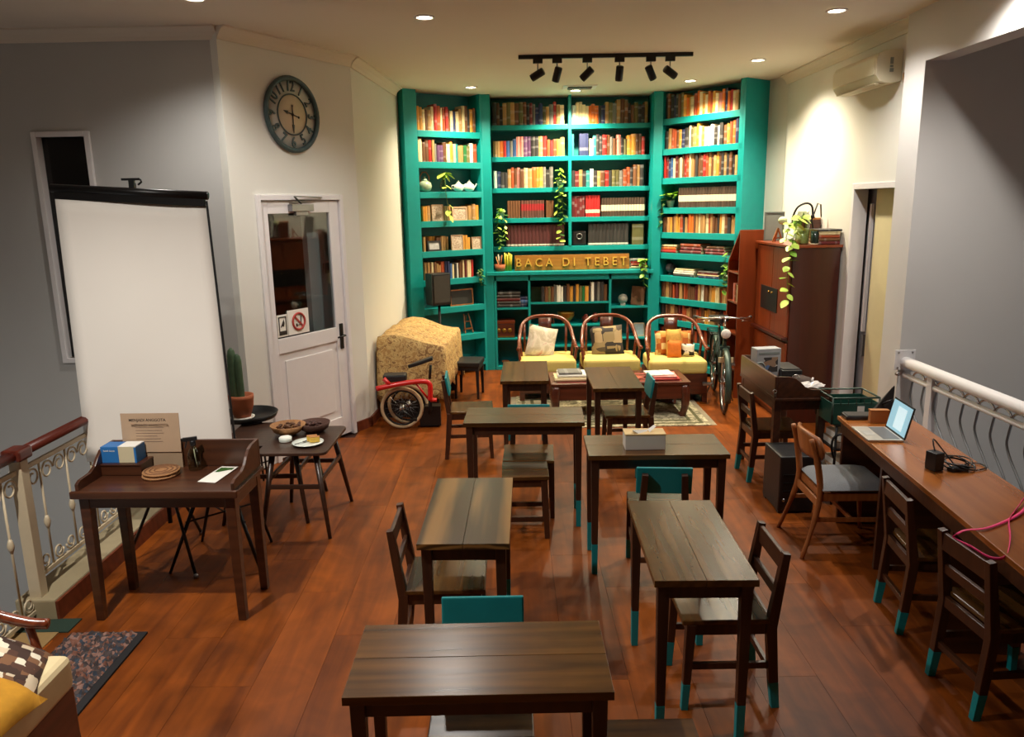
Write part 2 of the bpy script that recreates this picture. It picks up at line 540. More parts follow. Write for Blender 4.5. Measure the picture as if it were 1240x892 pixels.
# ------------------------------------------------------------------ the room shell
# floor slab with the planks laid on it one by one
fl = B().prism([(-2.7, -1.6), (3.1, -1.6), (3.1, 5.9), (3.3, 5.9), (3.3, 10.7), (-1.5, 10.7), (-1.5, 7.5), (-2.3, 6.2), (-2.7, 6.2)], -.22, -.012)
floor = struct(fl.obj('floor', floor_sub))
plank_me = B().box(0, 1, 0, 1, -.012, 0).mesh('plank', floor_m)
W_ = .2925
for i in range(20):
    x0 = -2.7 + i * W_
    ymax = 10.6
    if x0 + W_ < -1.42: ymax = 6.2 + max(0, (x0 + .15 + 2.18)) * 1.74
    y = -1.6 - (i % 3) * .42
    while y < ymax:
        ln = 1.30
        y2 = min(y + ln, ymax)
        if x0 + W_ > 3.1 and y < 5.9: xw = 3.1 - x0
        else: xw = W_
        if y2 - y > .05 and xw > .02:
            o = bpy.data.objects.new('plank', plank_me); COL.objects.link(o); o.parent = floor
            o.location = (x0 + .0007, y + .0007, 0); o.scale = (xw - .0014, y2 - y - .0014, 1)
        y = y2
struct(B().box(-5.6, 5.6, -1.7, 10.8, ZC, ZC + .15).obj('ceiling', ceil_m))
struct(B().box(-5.6, 5.6, -1.7, 6.3, -2.9, -2.75).obj('floor_below', concrete), 'lower storey floor seen down the stairwell')
# left stairwell wall (faces the camera) with its narrow window
holed('wall_left', 3.4, -2.8, ZC, [(1.945, 2.32, 1.0, 2.745)], .15, wall_blue, loc=(-5.6, 6.2, 0))
struct(B().box(-5.75, -5.6, -1.7, 6.35, -2.8, ZC).obj('wall_stairwell_left', wall_blue))
# diagonal wall with the white door
DA = (-2.183, 6.163, 0); DRZ = math.atan2(.868, .496)
holed('wall_corner', 1.50, 0, ZC, [(.24, 1.27, 0, 2.285)], .12, wall_cream, loc=DA, rz=DRZ)
holed('wall_side', 2.95, 0, ZC, [], .12, wall_cream, loc=(-1.440, 7.462, 0), rz=math.atan2(1.95, .13))
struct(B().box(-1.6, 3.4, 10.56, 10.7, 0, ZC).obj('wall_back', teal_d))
# right wall x = 3.15 with the sliding door opening
holed('wall_right', 3.08, 0, ZC, [(2.16, 2.944, 0, 2.25)], .11, wall_cream, loc=(3.15, 9.286, 0), rz=-PI / 2)
struct(B().prism([(3.04, 9.36), (3.15, 9.02), (3.26, 9.02), (3.26, 10.6), (3.04, 10.6)], 0, ZC).obj('wall_right_corner', wall_cream))
# stairwell on the right: wall facing the camera, far side, and the beam over the opening
struct(B().box(3.22, 5.6, 5.9, 6.02, -2.8, ZC).obj('wall_stairwell_right', wall_grey))
struct(B().box(5.5, 5.65, -1.7, 6.0, -2.8, ZC).obj('wall_stairwell_far', wall_grey))
struct(B().box(3.05, 3.22, 5.90, 6.20, -2.8, ZC).obj('column_right', wall_grey), 'grey column between the white wall and the stair opening')
struct(B().box(3.05, 3.22, -1.6, 5.90, 3.14, ZC).obj('beam_right', wall_grey), 'grey beam over the stair opening')
struct(B().box(3.0, 3.2, -1.6, 5.90, -.25, .06).obj('kerb_right', wall_grey), 'low kerb under the white railing')
struct(B().box(-5.75, 5.65, -1.75, -1.6, -2.8, ZC).obj('wall_front', wall_cream))
# crown mouldings
def crown(name, p, q, h=.09, d=.09):
    """moulding from p to q, room on the left of p->q"""
    p = Vector(p); q = Vector(q); L = (q - p).length
    pr = [(0, -h), (.012, -h), (.02, -h * .72), (d * .45, -h * .42), (d * .75, -h * .2), (d * .85, -.012), (d, -.012), (d, 0), (0, 0)]
    b = B(); n = len(pr)
    vs = [(0, y, z) for y, z in pr] + [(L, y, z) for y, z in pr]
    b.add(vs, [tuple(range(n)), tuple(range(2 * n - 1, n - 1, -1))] + [(i, n + i, n + (i + 1) % n, (i + 1) % n) for i in range(n)])
    struct(b.obj(name, ceil_m, loc=(p.x, p.y, ZC), rot=(0, 0, math.atan2(q.y - p.y, q.x - p.x))))
crown('trim_1', (-2.183, 6.2, 0), (-5.6, 6.2, 0))
crown('trim_2', (-1.44, 7.46, 0), (-2.183, 6.163, 0))
crown('trim_3', (-1.31, 9.41, 0), (-1.44, 7.462, 0))
crown('trim_4', (3.15, 6.2, 0), (3.15, 9.05, 0))
# skirting
struct(B().box(1.29, 1.497, -.018, 0, 0, .10).obj('baseboard_corner', base_w, loc=DA, rot=(0, 0, DRZ)))
struct(B().box(0.02, 1.9, -.018, 0, 0, .10).obj('baseboard_side', base_w, loc=(-1.440, 7.462, 0), rot=(0, 0, math.atan2(1.95, .13))))
# left kerb under the iron railing
k = B().box(-2.72, -2.50, 3.80, 6.2, -.22, .12)
struct(k.obj('kerb_left', stone_y, bevel=.01), 'cream kerb under the iron railing')
struct(B().box(-2.50, -2.485, 3.80, 6.2, 0, .11).obj('baseboard_left', base_w))
# narrow window on the left wall
win = sempty('window_1', (-3.4675, 6.2, 0), 0, 'narrow tall dark window behind the projector screen')
f = B()
f.box(-.225, -.185, -.025, .06, .96, 2.785); f.box(.185, .225, -.025, .06, .96, 2.785)
f.box(-.185, .185, -.025, .06, 2.745, 2.785); f.box(-.185, .185, -.025, .06, .96, 1.0)
f.obj('window_frame', white_p, win, .004)
B().box(-.185, .185, .05, .056, 1.0, 2.745).obj('pane', win_g, win)
B().box(-.3, .3, .9, .95, .8, 2.9).obj('night_backdrop', dark_in, win)
# door in the diagonal wall
door = sempty('door_1', DA, DRZ, 'white half glazed door with two signs on the glass')
f = B()
f.box(.24, .285, -.02, .12, 0, 2.285); f.box(1.225, 1.27, -.02, .12, 0, 2.285); f.box(.285, 1.225, -.02, .12, 2.24, 2.285)
f.obj('door_frame', white_p, door, .004)
f = B()
for x0, x1, z0, z1 in ((.29, .37, .02, 2.235), (1.10, 1.22, .02, 2.235), (.37, 1.10, 2.13, 2.235), (.37, 1.10, .94, 1.07), (.37, 1.10, .02, .2)):
    f.box(x0, x1, .005, .045, z0, z1)
f.box(.37, 1.10, .018, .032, .2, .94)
f.box(.44, 1.03, .010, .018, .27, .87)
f.obj('door_leaf', white_p, door, .006)
B().box(.37, 1.10, .022, .028, 1.07, 2.13).obj('pane', glass_m, door)
f = B().box(1.135, 1.175, -.006, .005, .86, 1.10)
f.tube([(1.155, 0, .99), (1.155, -.05, .99), (1.05, -.055, .985)], .009)
tag(f.obj('door_handle', black_m, door), 'dark lever handle on a tall plate')
f = B().box(.60, .86, -.045, .005, 2.145, 2.205)
f.box(.66, .80, -.03, .004, 2.11, 2.145)
f.bar((.72, -.035, 2.21), (.62, -.06, 2.27), .02, .008); f.bar((.62, -.06, 2.27), (.98, -.03, 2.262), .02, .008)
tag(f.obj('door_closer', steel, door, .003), 'metal door closer arm')
sg = tag(B().box(.505, .755, .012, .021, 1.085, 1.30).obj('no_smoking_sign', paper_w, door), 'white sign with a red no smoking ring')
f = B().ring((.63, .009, 1.195), .072, .010, 'y', 24, 6)
f.bar((.58, .009, 1.245), (.68, .009, 1.145), .016, .006)
f.obj('red_ring', no_red, sg)
f = B().bar((.60, .0105, 1.165), (.665, .0105, 1.165), .014, .004); f.box(.597, .612, .008, .0115, 1.15, 1.178)
f.bar((.655, .0105, 1.18), (.66, .0105, 1.24), .01, .004)
f.obj('cigarette', batter, sg)
sg = tag(B().box(.382, .497, .012, .021, 1.085, 1.275).obj('notice_sticker', paper_w, door), 'small sticker with a black bordered icon')
f = B()
for x0, x1, z0, z1 in ((.395, .405, 1.10, 1.26), (.475, .485, 1.10, 1.26), (.405, .475, 1.25, 1.26), (.405, .475, 1.10, 1.135)):
    f.box(x0, x1, .009, .012, z0, z1)
f.prism([(.415, -1.165), (.44, -1.21), (.455, -1.235), (.462, -1.20), (.452, -1.17), (.44, -1.18)], .009, .0125, Matrix.Rotation(-PI / 2, 4, 'X'))
f.obj('black_icon', batter, sg)
# small dark lobby behind the door, its right side a grey wall with a light switch
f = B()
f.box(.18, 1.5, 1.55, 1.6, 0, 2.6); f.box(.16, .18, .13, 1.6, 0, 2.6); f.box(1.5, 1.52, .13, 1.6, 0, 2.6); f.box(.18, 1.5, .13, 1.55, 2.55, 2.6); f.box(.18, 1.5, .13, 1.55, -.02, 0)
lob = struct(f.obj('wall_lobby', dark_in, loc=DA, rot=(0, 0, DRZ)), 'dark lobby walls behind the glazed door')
f = B().box(1.0, 1.49, .20, .26, 0, 2.5)
lw = struct(f.obj('wall_lobby_right', wall_grey, loc=DA, rot=(0, 0, DRZ)), 'grey lobby wall seen through the door glass')
B().box(1.18, 1.25, .185, .20, 1.56, 1.66).obj('light_switch', steel, lw, .003)
# sliding door opening on the right wall
sd = sempty('door_2', (3.15, 0, 0), 0, 'tall white opening with a half open sliding door by the red cabinet')
f = B()
f.box(-.012, .12, 7.126, 7.17, 0, 2.30); f.box(-.012, .12, 6.30, 6.342, 0, 2.30); f.box(-.012, .12, 6.342, 7.126, 2.25, 2.30)
f.obj('door_frame', white_p, sd, .003)
tag(B().box(.125, .16, 6.2, 6.97, 0, 2.35).obj('door_leaf', pal('cream_door', (216, 204, 160), .5, var=.04), sd, .003), 'cream sliding leaf')
f = B().box(.165, .19, 6.9, 7.4, 0, 2.35)
f.obj('rear_leaf', pal('grey_leaf', (150, 150, 154), .6), sd)
tag(B().box(.13, .158, 7.06, 7.095, .95, 2.12).obj('edge_strip', white_p, sd, .002), 'white strip on the edge of the leaf')
B().box(.135, .165, 7.04, 7.09, .72, .92).obj('lock', steel, sd, .003)
struct(B().box(3.5, 3.6, 6.05, 8.2, 0, 2.7).obj('wall_behind_slider', wall_grey))

# ------------------------------------------------------------------ ceiling fittings
dl0 = None
for i, (x, y, e, c, lab) in enumerate(DOWNLIGHTS):
    t = thing('recessed_downlight', lab, 'light', (x, y, ZC), 0, 'recessed downlights in the ceiling')
    B().lathe([(.075, -.001), (.078, -.008), (.060, -.012), (.055, -.002)], 24, cap=False).obj('trim_ring', white_p, t)
    B().lathe([(.0, -.006), (.055, -.006)], 24, cap=False).obj('diffuser', lamp_e, t)
    ld = bpy.data.lights.new('downlight_lamp', 'SPOT')
    ld.energy = e * 4.2
    ld.color = c
    ld.spot_size = R(140); ld.spot_blend = .75; ld.shadow_soft_size = .05
    lo = bpy.data.objects.new('downlight_lamp', ld); COL.objects.link(lo); lo.parent = t; lo.location = (0, 0, -.02)
t = thing('ceiling_vent', 'small square vent in the ceiling above the middle bookcase', 'vent', (.86, 9.55, ZC))
B().box(-.2, .2, -.13, .13, -.012, 0).obj('frame', white_p, t, .003)
B().box(-.14, .14, -.08, .08, -.02, -.012).obj('opening', dark_in, t)
for i in range(4):
    B().box(-.14, .14, -.07 + i * .04, -.055 + i * .04, -.026, -.02).obj('louvre', steel, t)
t = thing('track_light', 'black ceiling track with six spotlight heads', 'track light', (.92, 7.54, ZC))
B().box(-.81, .81, -.018, .018, -.035, 0).obj('rail', black_m, t, .003)
def track_head(x, ang, tilt, parent):
    h = B().box(-.045, .045, -.017, .017, -.075, -.03).obj('adapter', black_m, parent, .003, loc=(x, 0, 0))
    B().tube([(0, 0, -.07), (0, 0, -.15)], .006, 6).obj('stalk', steel, h)
    o = B().lathe([(.012, -.075), (.034, -.07), (.036, -.05), (.036, .055), (.03, .062), (.001, .062)], 16).obj('spot_head', black_m, h, loc=(0, 0, -.17), rot=(tilt, ang, 0))
    return h
for x, a, tl in ((-.63, R(62), .3), (-.45, R(15), .35), (-.17, R(48), .3), (.13, R(2), .4), (.42, R(-28), .35), (.60, R(-58), .3)):
    track_head(x, a, tl, t)

# ------------------------------------------------------------------ bookcases
def bookcase(name, label, loc, rz, L, shelves, depth, stiles, th=.075, back=True, top=ZC, side=None, div=None):
    t = thing(name, label, 'bookcase', loc, rz)
    for (a, b_) in stiles:
        B().box(a, b_, 0, .05 if b_ - a > .06 else depth, 0, top).obj('stile', teal, t, .003)
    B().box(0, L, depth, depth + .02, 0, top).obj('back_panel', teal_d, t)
    for z in shelves:
        B().box(0, L, 0, depth, z - th, z).obj('shelf', teal, t, .003)
    if side: B().box(*side, 0, top).obj('side_panel', teal, t, .003)
    if div is not None:
        B().box(div - .02, div + .02, -.004, depth, shelves[-1], top).obj('divider', teal, t, .003)
    return t
LLOC, LRZ, LL = (-1.08, 9.53, 0), math.atan2(.565, .825), .885
RLOC, RRZ, RL = (1.95, 10.08, 0), math.atan2(-.8, .6), 1.22
MLOC, ML = (-.215, 10.25, 0), 2.055
LS = [3.06, 2.695, 2.337, 1.985, 1.615, 1.26, .90, .52, .165]
MS = [3.165, 2.772, 2.378, 1.992, 1.62]
RS = [3.185, 2.818, 2.462, 2.095, 1.784, 1.522, 1.230, .944, .662, .40, .12]
lb = bookcase('bookcase', 'teal built in bookcase on the left, set at an angle beside the covered piano', LLOC, LRZ, LL, LS, .26, [(-.175, 0), (LL, LL + .03)])
B().box(-.175, -.15, .05, .26, 0, ZC).obj('side_panel', teal, lb)
mb = bookcase('bookcase', 'teal built in middle bookcase behind the carved sign', MLOC, 0, ML, MS, .26, [], .06, div=1.013)
B().box(-.125, -.005, -.20, .30, 0, ZC).obj('pillar', teal, mb, .004)
B().box(ML, ML + .115, -.20, .26, 0, ZC).obj('pillar', teal, mb, .004)
rb = bookcase('bookcase', 'teal built in bookcase on the right, angled, with a wide bare side panel', RLOC, RRZ, RL, RS, .26, [(RL - .05, RL)])
B().box(RL, RL + .03, 0, .44, 0, ZC).obj('side_panel', teal, rb, .003)
B().box(-.02, .0, 0, .26, 0, ZC).obj('side_panel', teal, rb)
# low cabinet under the middle bookcase
lc = thing('low_cabinet', 'teal open fronted low cabinet under the carved sign', 'cabinet', (-.215, 10.05, 0))
B().box(-.09, ML + .03, -.035, .46, 1.265, 1.31).obj('worktop', teal, lc, .004)
B().box(-.005, ML, 0, .02, 1.19, 1.265).obj('top_rail', teal, lc, .003)
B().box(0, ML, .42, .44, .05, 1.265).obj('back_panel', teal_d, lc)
B().box(0, ML, 0, .44, .0, .05).obj('plinth', teal, lc, .003)
for x in (0, .445, 1.51, ML - .03):
    B().box(x, x + .03, 0, .42, .05, 1.265).obj('upright', teal, lc, .002)
for a, b_, z in ((.03, .445, .835), (.03, .445, .43), (.475, 1.51, .90), (.475, 1.51, .60), (.475, 1.51, .32), (1.54, ML - .03, .83), (1.54, ML - .03, .41)):
    B().box(a, b_, .005, .42, z - .025, z).obj('shelf', teal, lc, .002)

# ------------------------------------------------------------------ books
PALS = dict(
    red=(176, 34, 28), rust=(166, 72, 34), orange=(214, 110, 34), amber=(206, 146, 56), cream=(224, 206, 162), white=(228, 226, 214),
    tan=(176, 136, 84), brown=(104, 66, 38), maroon=(98, 28, 30), navy=(34, 44, 84), blue=(52, 92, 150), green=(34, 110, 56),
    olive=(104, 100, 58), grey=(120, 118, 112), charcoal=(46, 44, 44), teal=(40, 130, 132), pink=(204, 128, 118), purple=(92, 58, 96))
PNAME = {k: bookmat('book_' + k, c) for k, c in PALS.items()}
PLAIN = {k: pal('bookplain_' + k, c, .6, var=.25, scale=9) for k, c in PALS.items()}
PNAME['band'] = bookmat('book_white_band', (70, 54, 42), (226, 214, 184), h0=.30, h1=.62)
PNAME['redband'] = bookmat('book_red_white', (170, 30, 30), (220, 200, 180), h0=.18, h1=.34)
PNAME['brownred'] = bookmat('book_red_label', (92, 58, 48), (150, 30, 36), h0=.42, h1=.80)
PNAME['maroonw'] = bookmat('book_white_foot', (76, 34, 36), (214, 204, 190), h0=.04, h1=.11)
PNAME['blackw'] = bookmat('book_black_white_foot', (48, 46, 46), (210, 206, 196), h0=.03, h1=.11)
WORDS = dict(band='pale banded brown volume', redband='white striped red volume', brownred='red labelled brown volume', maroonw='white footed maroon volume', blackw='white footed black volume')
def unit_book():
    b = B()
    b.m = 0
    b.box(-.5, -.38, -.5, .5, 0, 1); b.box(.38, .5, -.5, .5, 0, 1)
    vs = [(-.38, -.5, 0), (-.2, -.53, 0), (.2, -.53, 0), (.38, -.5, 0), (-.38, -.5, 1), (-.2, -.53, 1), (.2, -.53, 1), (.38, -.5, 1)]
    b.add(vs, [(0, 1, 5, 4), (1, 2, 6, 5), (2, 3, 7, 6)])
    b.m = 1
    b.box(-.38, .38, -.5, .47, .02, .975)
    return b
BOOKME = {k: unit_book().mesh('book', [m, page_m]) for k, m in PNAME.items()}
SPECS = []   # (world matrix pieces, size, palette, label parts)
ORD = ['first', 'second', 'third', 'fourth', 'fifth', 'sixth', 'seventh', 'eighth', 'ninth', 'tenth', '11th', '12th', '13th', '14th', '15th', '16th', '17th', '18th', '19th', '20th', '21st', '22nd', '23rd', '24th', '25th', '26th', '27th', '28th', '29th', '30th', '31st', '32nd', '33rd', '34th', '35th', '36th', '37th', '38th', '39th', '40th']
def row(frame, x0, x1, z, seq, where, group, h=(.2, .28), wd=(.028, .05), dep=.17, yoff=.035, lean=0.02, uniform=None, xend=None):
    """upright books from x0 to x1 on the shelf top z of a bookcase frame (loc, rz)"""
    loc, rz = frame
    x = x0; i = 0; pc = list(seq); hh = random.uniform(*h)
    while True:
        wdt = uniform[0] if uniform else random.uniform(*wd)
        if x + wdt > x1: break
        if uniform: ht = uniform[1]
        else:
            hh = min(h[1], max(h[0], hh + random.uniform(-.045, .045))); ht = hh
        col = pc[i % len(pc)] if isinstance(seq, (list, tuple)) and len(seq) > 30 else (pc[min(len(pc) - 1, int((x - x0) / (x1 - x0) * len(pc)))] if isinstance(seq, tuple) else random.choice(pc))
        jit = 0 if uniform else random.uniform(-.012, .012)
        SPECS.append((loc, rz, x + wdt / 2, yoff + dep / 2 + jit, z + .001, wdt - .0015, dep, ht, col, i, where, group))
        x += wdt; i += 1
FL, FM, FR_ = (LLOC, LRZ), (MLOC, 0), (RLOC, RRZ)
FC = ((-.215, 10.05, 0), 0)
MIXL = ('amber', 'cream', 'brown', 'tan', 'cream', 'red', 'rust', 'cream', 'rust', 'red', 'brown', 'cream', 'navy', 'cream', 'tan', 'cream', 'brown', 'charcoal', 'amber', 'brown', 'cream')
MIXL2 = ('cream', 'brown', 'red', 'tan', 'grey', 'purple', 'brown', 'cream', 'amber', 'cream', 'teal', 'tan', 'green', 'olive', 'white', 'rust', 'green')
row(FL, .01, .875, LS[0], MIXL, 'on top shelf of left bookcase', 'books on the left bookcase', (.24, .31), (.032, .05))
row(FL, .02, .875, LS[1], MIXL2, 'on second shelf of left bookcase', 'books on the left bookcase', (.20, .27), (.034, .054))
row(FL, .04, .17, LS[3], ['tan', 'amber', 'brown', 'rust'], 'left end of fourth shelf of left bookcase', 'books on the left bookcase', (.18, .2))
row(FL, .34, .46, LS[3], ['amber', 'olive', 'tan'], 'between cards on fourth shelf of left bookcase', 'books on the left bookcase', (.18, .2))
row(FL, .69, .875, LS[3], ['orange', 'amber', 'tan', 'rust'], 'right end of fourth shelf of left bookcase', 'books on the left bookcase', (.18, .2))
row(FL, .04, .10, LS[4], ['tan', 'brown'], 'left end of fifth shelf of left bookcase', 'books on the left bookcase', (.15, .18))
row(FL, .10, .44, LS[4], ['tan', 'tan', 'brown', 'amber'], 'behind the frame on fifth shelf of left bookcase', 'books on the left bookcase', (.15, .18), yoff=.07)
row(FL, .60, .75, LS[4], ['tan', 'brown', 'amber'], 'centre right of fifth shelf of left bookcase', 'books on the left bookcase', (.15, .18))
row(FL, .04, .78, LS[5], ('tan', 'brown', 'cream', 'brown', 'tan', 'rust', 'rust', 'navy', 'blue', 'cream', 'charcoal', 'white', 'brown', 'cream', 'maroon', 'cream', 'red', 'rust'), 'on sixth shelf of left bookcase', 'books on the left bookcase', (.18, .22), (.026, .04))
DK = ['charcoal', 'brown', 'olive', 'maroon', 'tan', 'grey', 'navy']
row(FM, .02, .98, MS[0], ('charcoal', 'brown', 'charcoal', 'tan', 'olive', 'tan', 'red', 'brown', 'olive', 'brown', 'charcoal', 'maroon', 'grey', 'navy', 'navy', 'orange', 'olive', 'tan', 'grey', 'red', 'tan', 'cream', 'white', 'white'), 'on top shelf, left half of middle bookcase', 'books on the middle bookcase', (.22, .28), (.036, .055))
row(FM, 1.045, 2.02, MS[0], ('white', 'cream', 'cream', 'cream', 'orange', 'orange', 'charcoal', 'navy', 'tan', 'olive', 'grey', 'tan', 'brown', 'brown', 'charcoal', 'brown', 'olive', 'charcoal', 'charcoal', 'tan'), 'on top shelf, right half of middle bookcase', 'books on the middle bookcase', (.22, .30), (.036, .055))
row(FM, .02, .98, MS[1], ('tan', 'tan', 'orange', 'red', 'blue', 'grey', 'blue', 'pink', 'charcoal', 'pink', 'purple', 'purple', 'charcoal', 'rust', 'charcoal', 'tan', 'red', 'orange', 'rust', 'maroon', 'rust', 'amber', 'tan', 'olive', 'olive'), 'on second shelf, left half of middle bookcase', 'books on the middle bookcase', (.20, .25), (.036, .055))
row(FM, 1.04, 1.10, MS[1], ['white', 'teal'], 'by divider on second shelf of middle bookcase', 'books on the middle bookcase', (.24, .27))
row(FM, 1.14, 1.26, MS[1], ['navy'], 'on second shelf right of the divider, middle bookcase', 'books on the middle bookcase', (.27, .28), uniform=(.115, .275))
row(FM, 1.27, 2.03, MS[1], ('cream', 'teal', 'charcoal', 'rust', 'red', 'brown', 'grey', 'brown', 'pink', 'charcoal', 'olive', 'amber', 'amber', 'brown', 'brown', 'red', 'maroon', 'navy'), 'on second shelf, right part of middle bookcase', 'books on the middle bookcase', (.20, .26), (.036, .055))
row(FM, .02, .80, MS[2], ('white', 'navy', 'charcoal', 'charcoal', 'tan', 'rust', 'brown', 'pink', 'brown', 'cream', 'tan', 'green', 'orange', 'amber', 'amber', 'grey', 'charcoal', 'grey', 'charcoal'), 'on third shelf, left half of middle bookcase', 'books on the middle bookcase', (.20, .26), (.038, .055))
row(FM, 1.04, 2.02, MS[2], ('charcoal', 'maroon', 'tan', 'charcoal', 'teal', 'white', 'charcoal', 'white', 'tan', 'brown', 'red', 'charcoal', 'olive', 'olive', 'olive', 'grey', 'rust', 'rust', 'charcoal', 'brown', 'tan', 'charcoal', 'white', 'white'), 'on third shelf, right half of middle bookcase', 'books on the middle bookcase', (.20, .27), (.038, .055))
row(FM, .19, .37, MS[3], ['brown'], 'on fourth shelf, left half of middle bookcase', 'matching volumes of a set', uniform=(.034, .225))
row(FM, .37, .70, MS[3], ['brownred'], 'on fourth shelf, left half of middle bookcase', 'matching volumes of a set', uniform=(.034, .225))
row(FM, .70, .83, MS[3], ['brown'], 'right end of set on fourth shelf, left half of middle bookcase', 'matching volumes of a set', uniform=(.034, .22))
row(FM, 1.04, 1.22, MS[3], ['maroon'], 'left of the red set on fourth shelf of middle bookcase', 'matching volumes of a set', uniform=(.034, .27))
row(FM, 1.22, 1.42, MS[3], ['redband'], 'in red set on middle bookcase', 'matching volumes of a set', uniform=(.038, .275))
row(FM, 1.43, 2.02, MS[3], ['band'], 'in banded set on middle bookcase', 'matching volumes of a set', uniform=(.036, .24))
row(FM, .17, .98, MS[4], ['maroonw'], 'on fifth shelf, left half of middle bookcase', 'matching volumes of a set', uniform=(.048, .28))
row(FM, 1.26, 1.82, MS[4], ['blackw'], 'on fifth shelf, right half of middle bookcase', 'matching volumes of a set', uniform=(.048, .28))
row(FM, 1.84, 2.0, MS[4], ['olive'], 'at right end of fifth shelf of middle bookcase', 'books on the middle bookcase', uniform=(.15, .27))
row(FC, .62, 1.50, .90, ('charcoal', 'brown', 'olive', 'brown', 'grey', 'white', 'white', 'charcoal', 'brown', 'amber', 'charcoal', 'amber', 'olive', 'charcoal', 'green', 'amber', 'charcoal', 'white', 'charcoal', 'grey', 'charcoal', 'brown', 'cream'), 'on upper shelf of low cabinet', 'books in the low cabinet', (.20, .255), (.032, .05))
row(FR_, .02, 1.16, RS[0], ('charcoal', 'brown', 'charcoal', 'navy', 'charcoal', 'brown', 'olive', 'amber', 'orange', 'amber', 'cream', 'rust', 'orange', 'cream', 'amber', 'cream', 'orange', 'rust', 'amber', 'cream', 'pink', 'orange', 'navy', 'orange', 'red', 'cream', 'tan', 'cream'), 'on top shelf of right bookcase', 'books on the right bookcase', (.22, .30), (.034, .05))
row(FR_, .02, 1.16, RS[1], ('charcoal', 'tan', 'rust', 'rust', 'brown', 'amber', 'navy', 'charcoal', 'cream', 'olive', 'tan', 'amber', 'cream', 'amber', 'white', 'white', 'white', 'charcoal', 'white', 'charcoal', 'brown', 'amber', 'rust', 'orange', 'navy', 'tan'), 'on second shelf of right bookcase', 'books on the right bookcase', (.22, .29), (.034, .055))
row(FR_, .02, 1.16, RS[2], ('red', 'maroon', 'navy', 'blue', 'cream', 'maroon', 'brown', 'cream', 'brown', 'red', 'rust', 'cream', 'tan', 'brown', 'charcoal', 'brown', 'brown', 'red', 'rust', 'tan', 'brown', 'tan', 'amber', 'brown', 'charcoal', 'tan', 'charcoal', 'brown', 'charcoal', 'tan', 'cream'), 'on third shelf of right bookcase', 'books on the right bookcase', (.22, .29), (.03, .045))
row(FR_, .27, 1.16, RS[3], ['band'], 'in banded set on right bookcase', 'matching volumes of a set', uniform=(.042, .24))
row(FR_, .02, 1.16, RS[4], ('brown', 'tan', 'amber', 'brown', 'tan', 'amber', 'rust', 'charcoal', 'tan', 'rust', 'orange', 'brown', 'tan', 'cream', 'tan', 'cream', 'rust', 'tan', 'brown', 'charcoal', 'amber', 'cream', 'brown', 'charcoal', 'tan', 'charcoal'), 'on fifth shelf of right bookcase', 'books on the right bookcase', (.19, .235), (.03, .045))
row(FR_, .02, 1.16, RS[7], ('brown', 'tan', 'brown', 'rust', 'maroon', 'tan', 'brown', 'rust', 'brown', 'brown', 'maroon', 'tan', 'white', 'brown', 'tan', 'amber', 'cream', 'rust', 'tan', 'orange', 'brown'), 'on eighth shelf of right bookcase', 'books on the right bookcase', (.17, .215), (.024, .036))
row(FR_, .02, 1.16, RS[8], ('charcoal', 'brown', 'tan', 'brown', 'maroon', 'rust', 'tan', 'brown', 'rust', 'brown', 'amber', 'tan', 'brown', 'charcoal', 'rust', 'tan'), 'on ninth shelf of right bookcase', 'books on the right bookcase', (.17, .21), (.024, .036))
row(FR_, .02, .9, RS[9], ['brown', 'charcoal', 'maroon', 'rust'], 'on tenth shelf of right bookcase', 'books on the right bookcase', (.15, .19), (.024, .04))
def place_books():
    order = sorted(range(len(SPECS)), key=lambda i: -SPECS[i][5] * SPECS[i][7] * (1.0 if SPECS[i][4] > 1.3 else .6) * (.7 if SPECS[i][8] in ('maroonw', 'blackw') else 1))
    sets = [i for i in range(len(SPECS)) if SPECS[i][8] in WORDS]
    solo = set(sets)
    for i in order:
        if len(solo) < 285: solo.add(i)
    rest = {}
    for i, (loc, rz, x, y, z, wd, dp, ht, col, n, where, group) in enumerate(SPECS):
        mw = Matrix.Translation(loc) @ Matrix.Rotation(rz, 4, 'Z')
        p = mw @ Vector((x, y, z))
        if i in solo:
            o = bpy.data.objects.new('book', BOOKME[col]); COL.objects.link(o)
            o.location = p; o.rotation_euler = (0, 0, rz); o.scale = (wd, dp, ht)
            size = 'thick ' if wd > .05 else ('thin ' if wd < .032 else '')
            tall = 'tall ' if ht > .275 else ('short ' if ht < .19 else '')
            word = WORDS.get(col, size + tall + col + ' book')
            tag(o, '%s, %s from left %s' % (word, ORD[n], where), 'book', group)
        else:
            rest.setdefault(col, []).append(Matrix.Translation(p) @ Matrix.Rotation(rz, 4, 'Z') @ Matrix.Diagonal((wd, dp, ht, 1)))
    b = B(); mats = [page_m]
    ub = unit_book()
    for col, ms in rest.items():
        mats.append(PLAIN[col]); ci = len(mats) - 1
        for m in ms:
            o0 = len(b.v)
            b.v += [tuple(m @ Vector(v)) for v in ub.v]
            for f, mi in zip(ub.f, ub.mi):
                b.f.append(tuple(o0 + q for q in f)); b.mi.append(ci if mi == 0 else 0); b.sm.append(False)
    if b.v:
        o = b.obj('small_books', mats)
        tag(o, 'remaining small and dark books standing in rows on the lower teal shelves', 'books', None, 'stuff')
place_books()
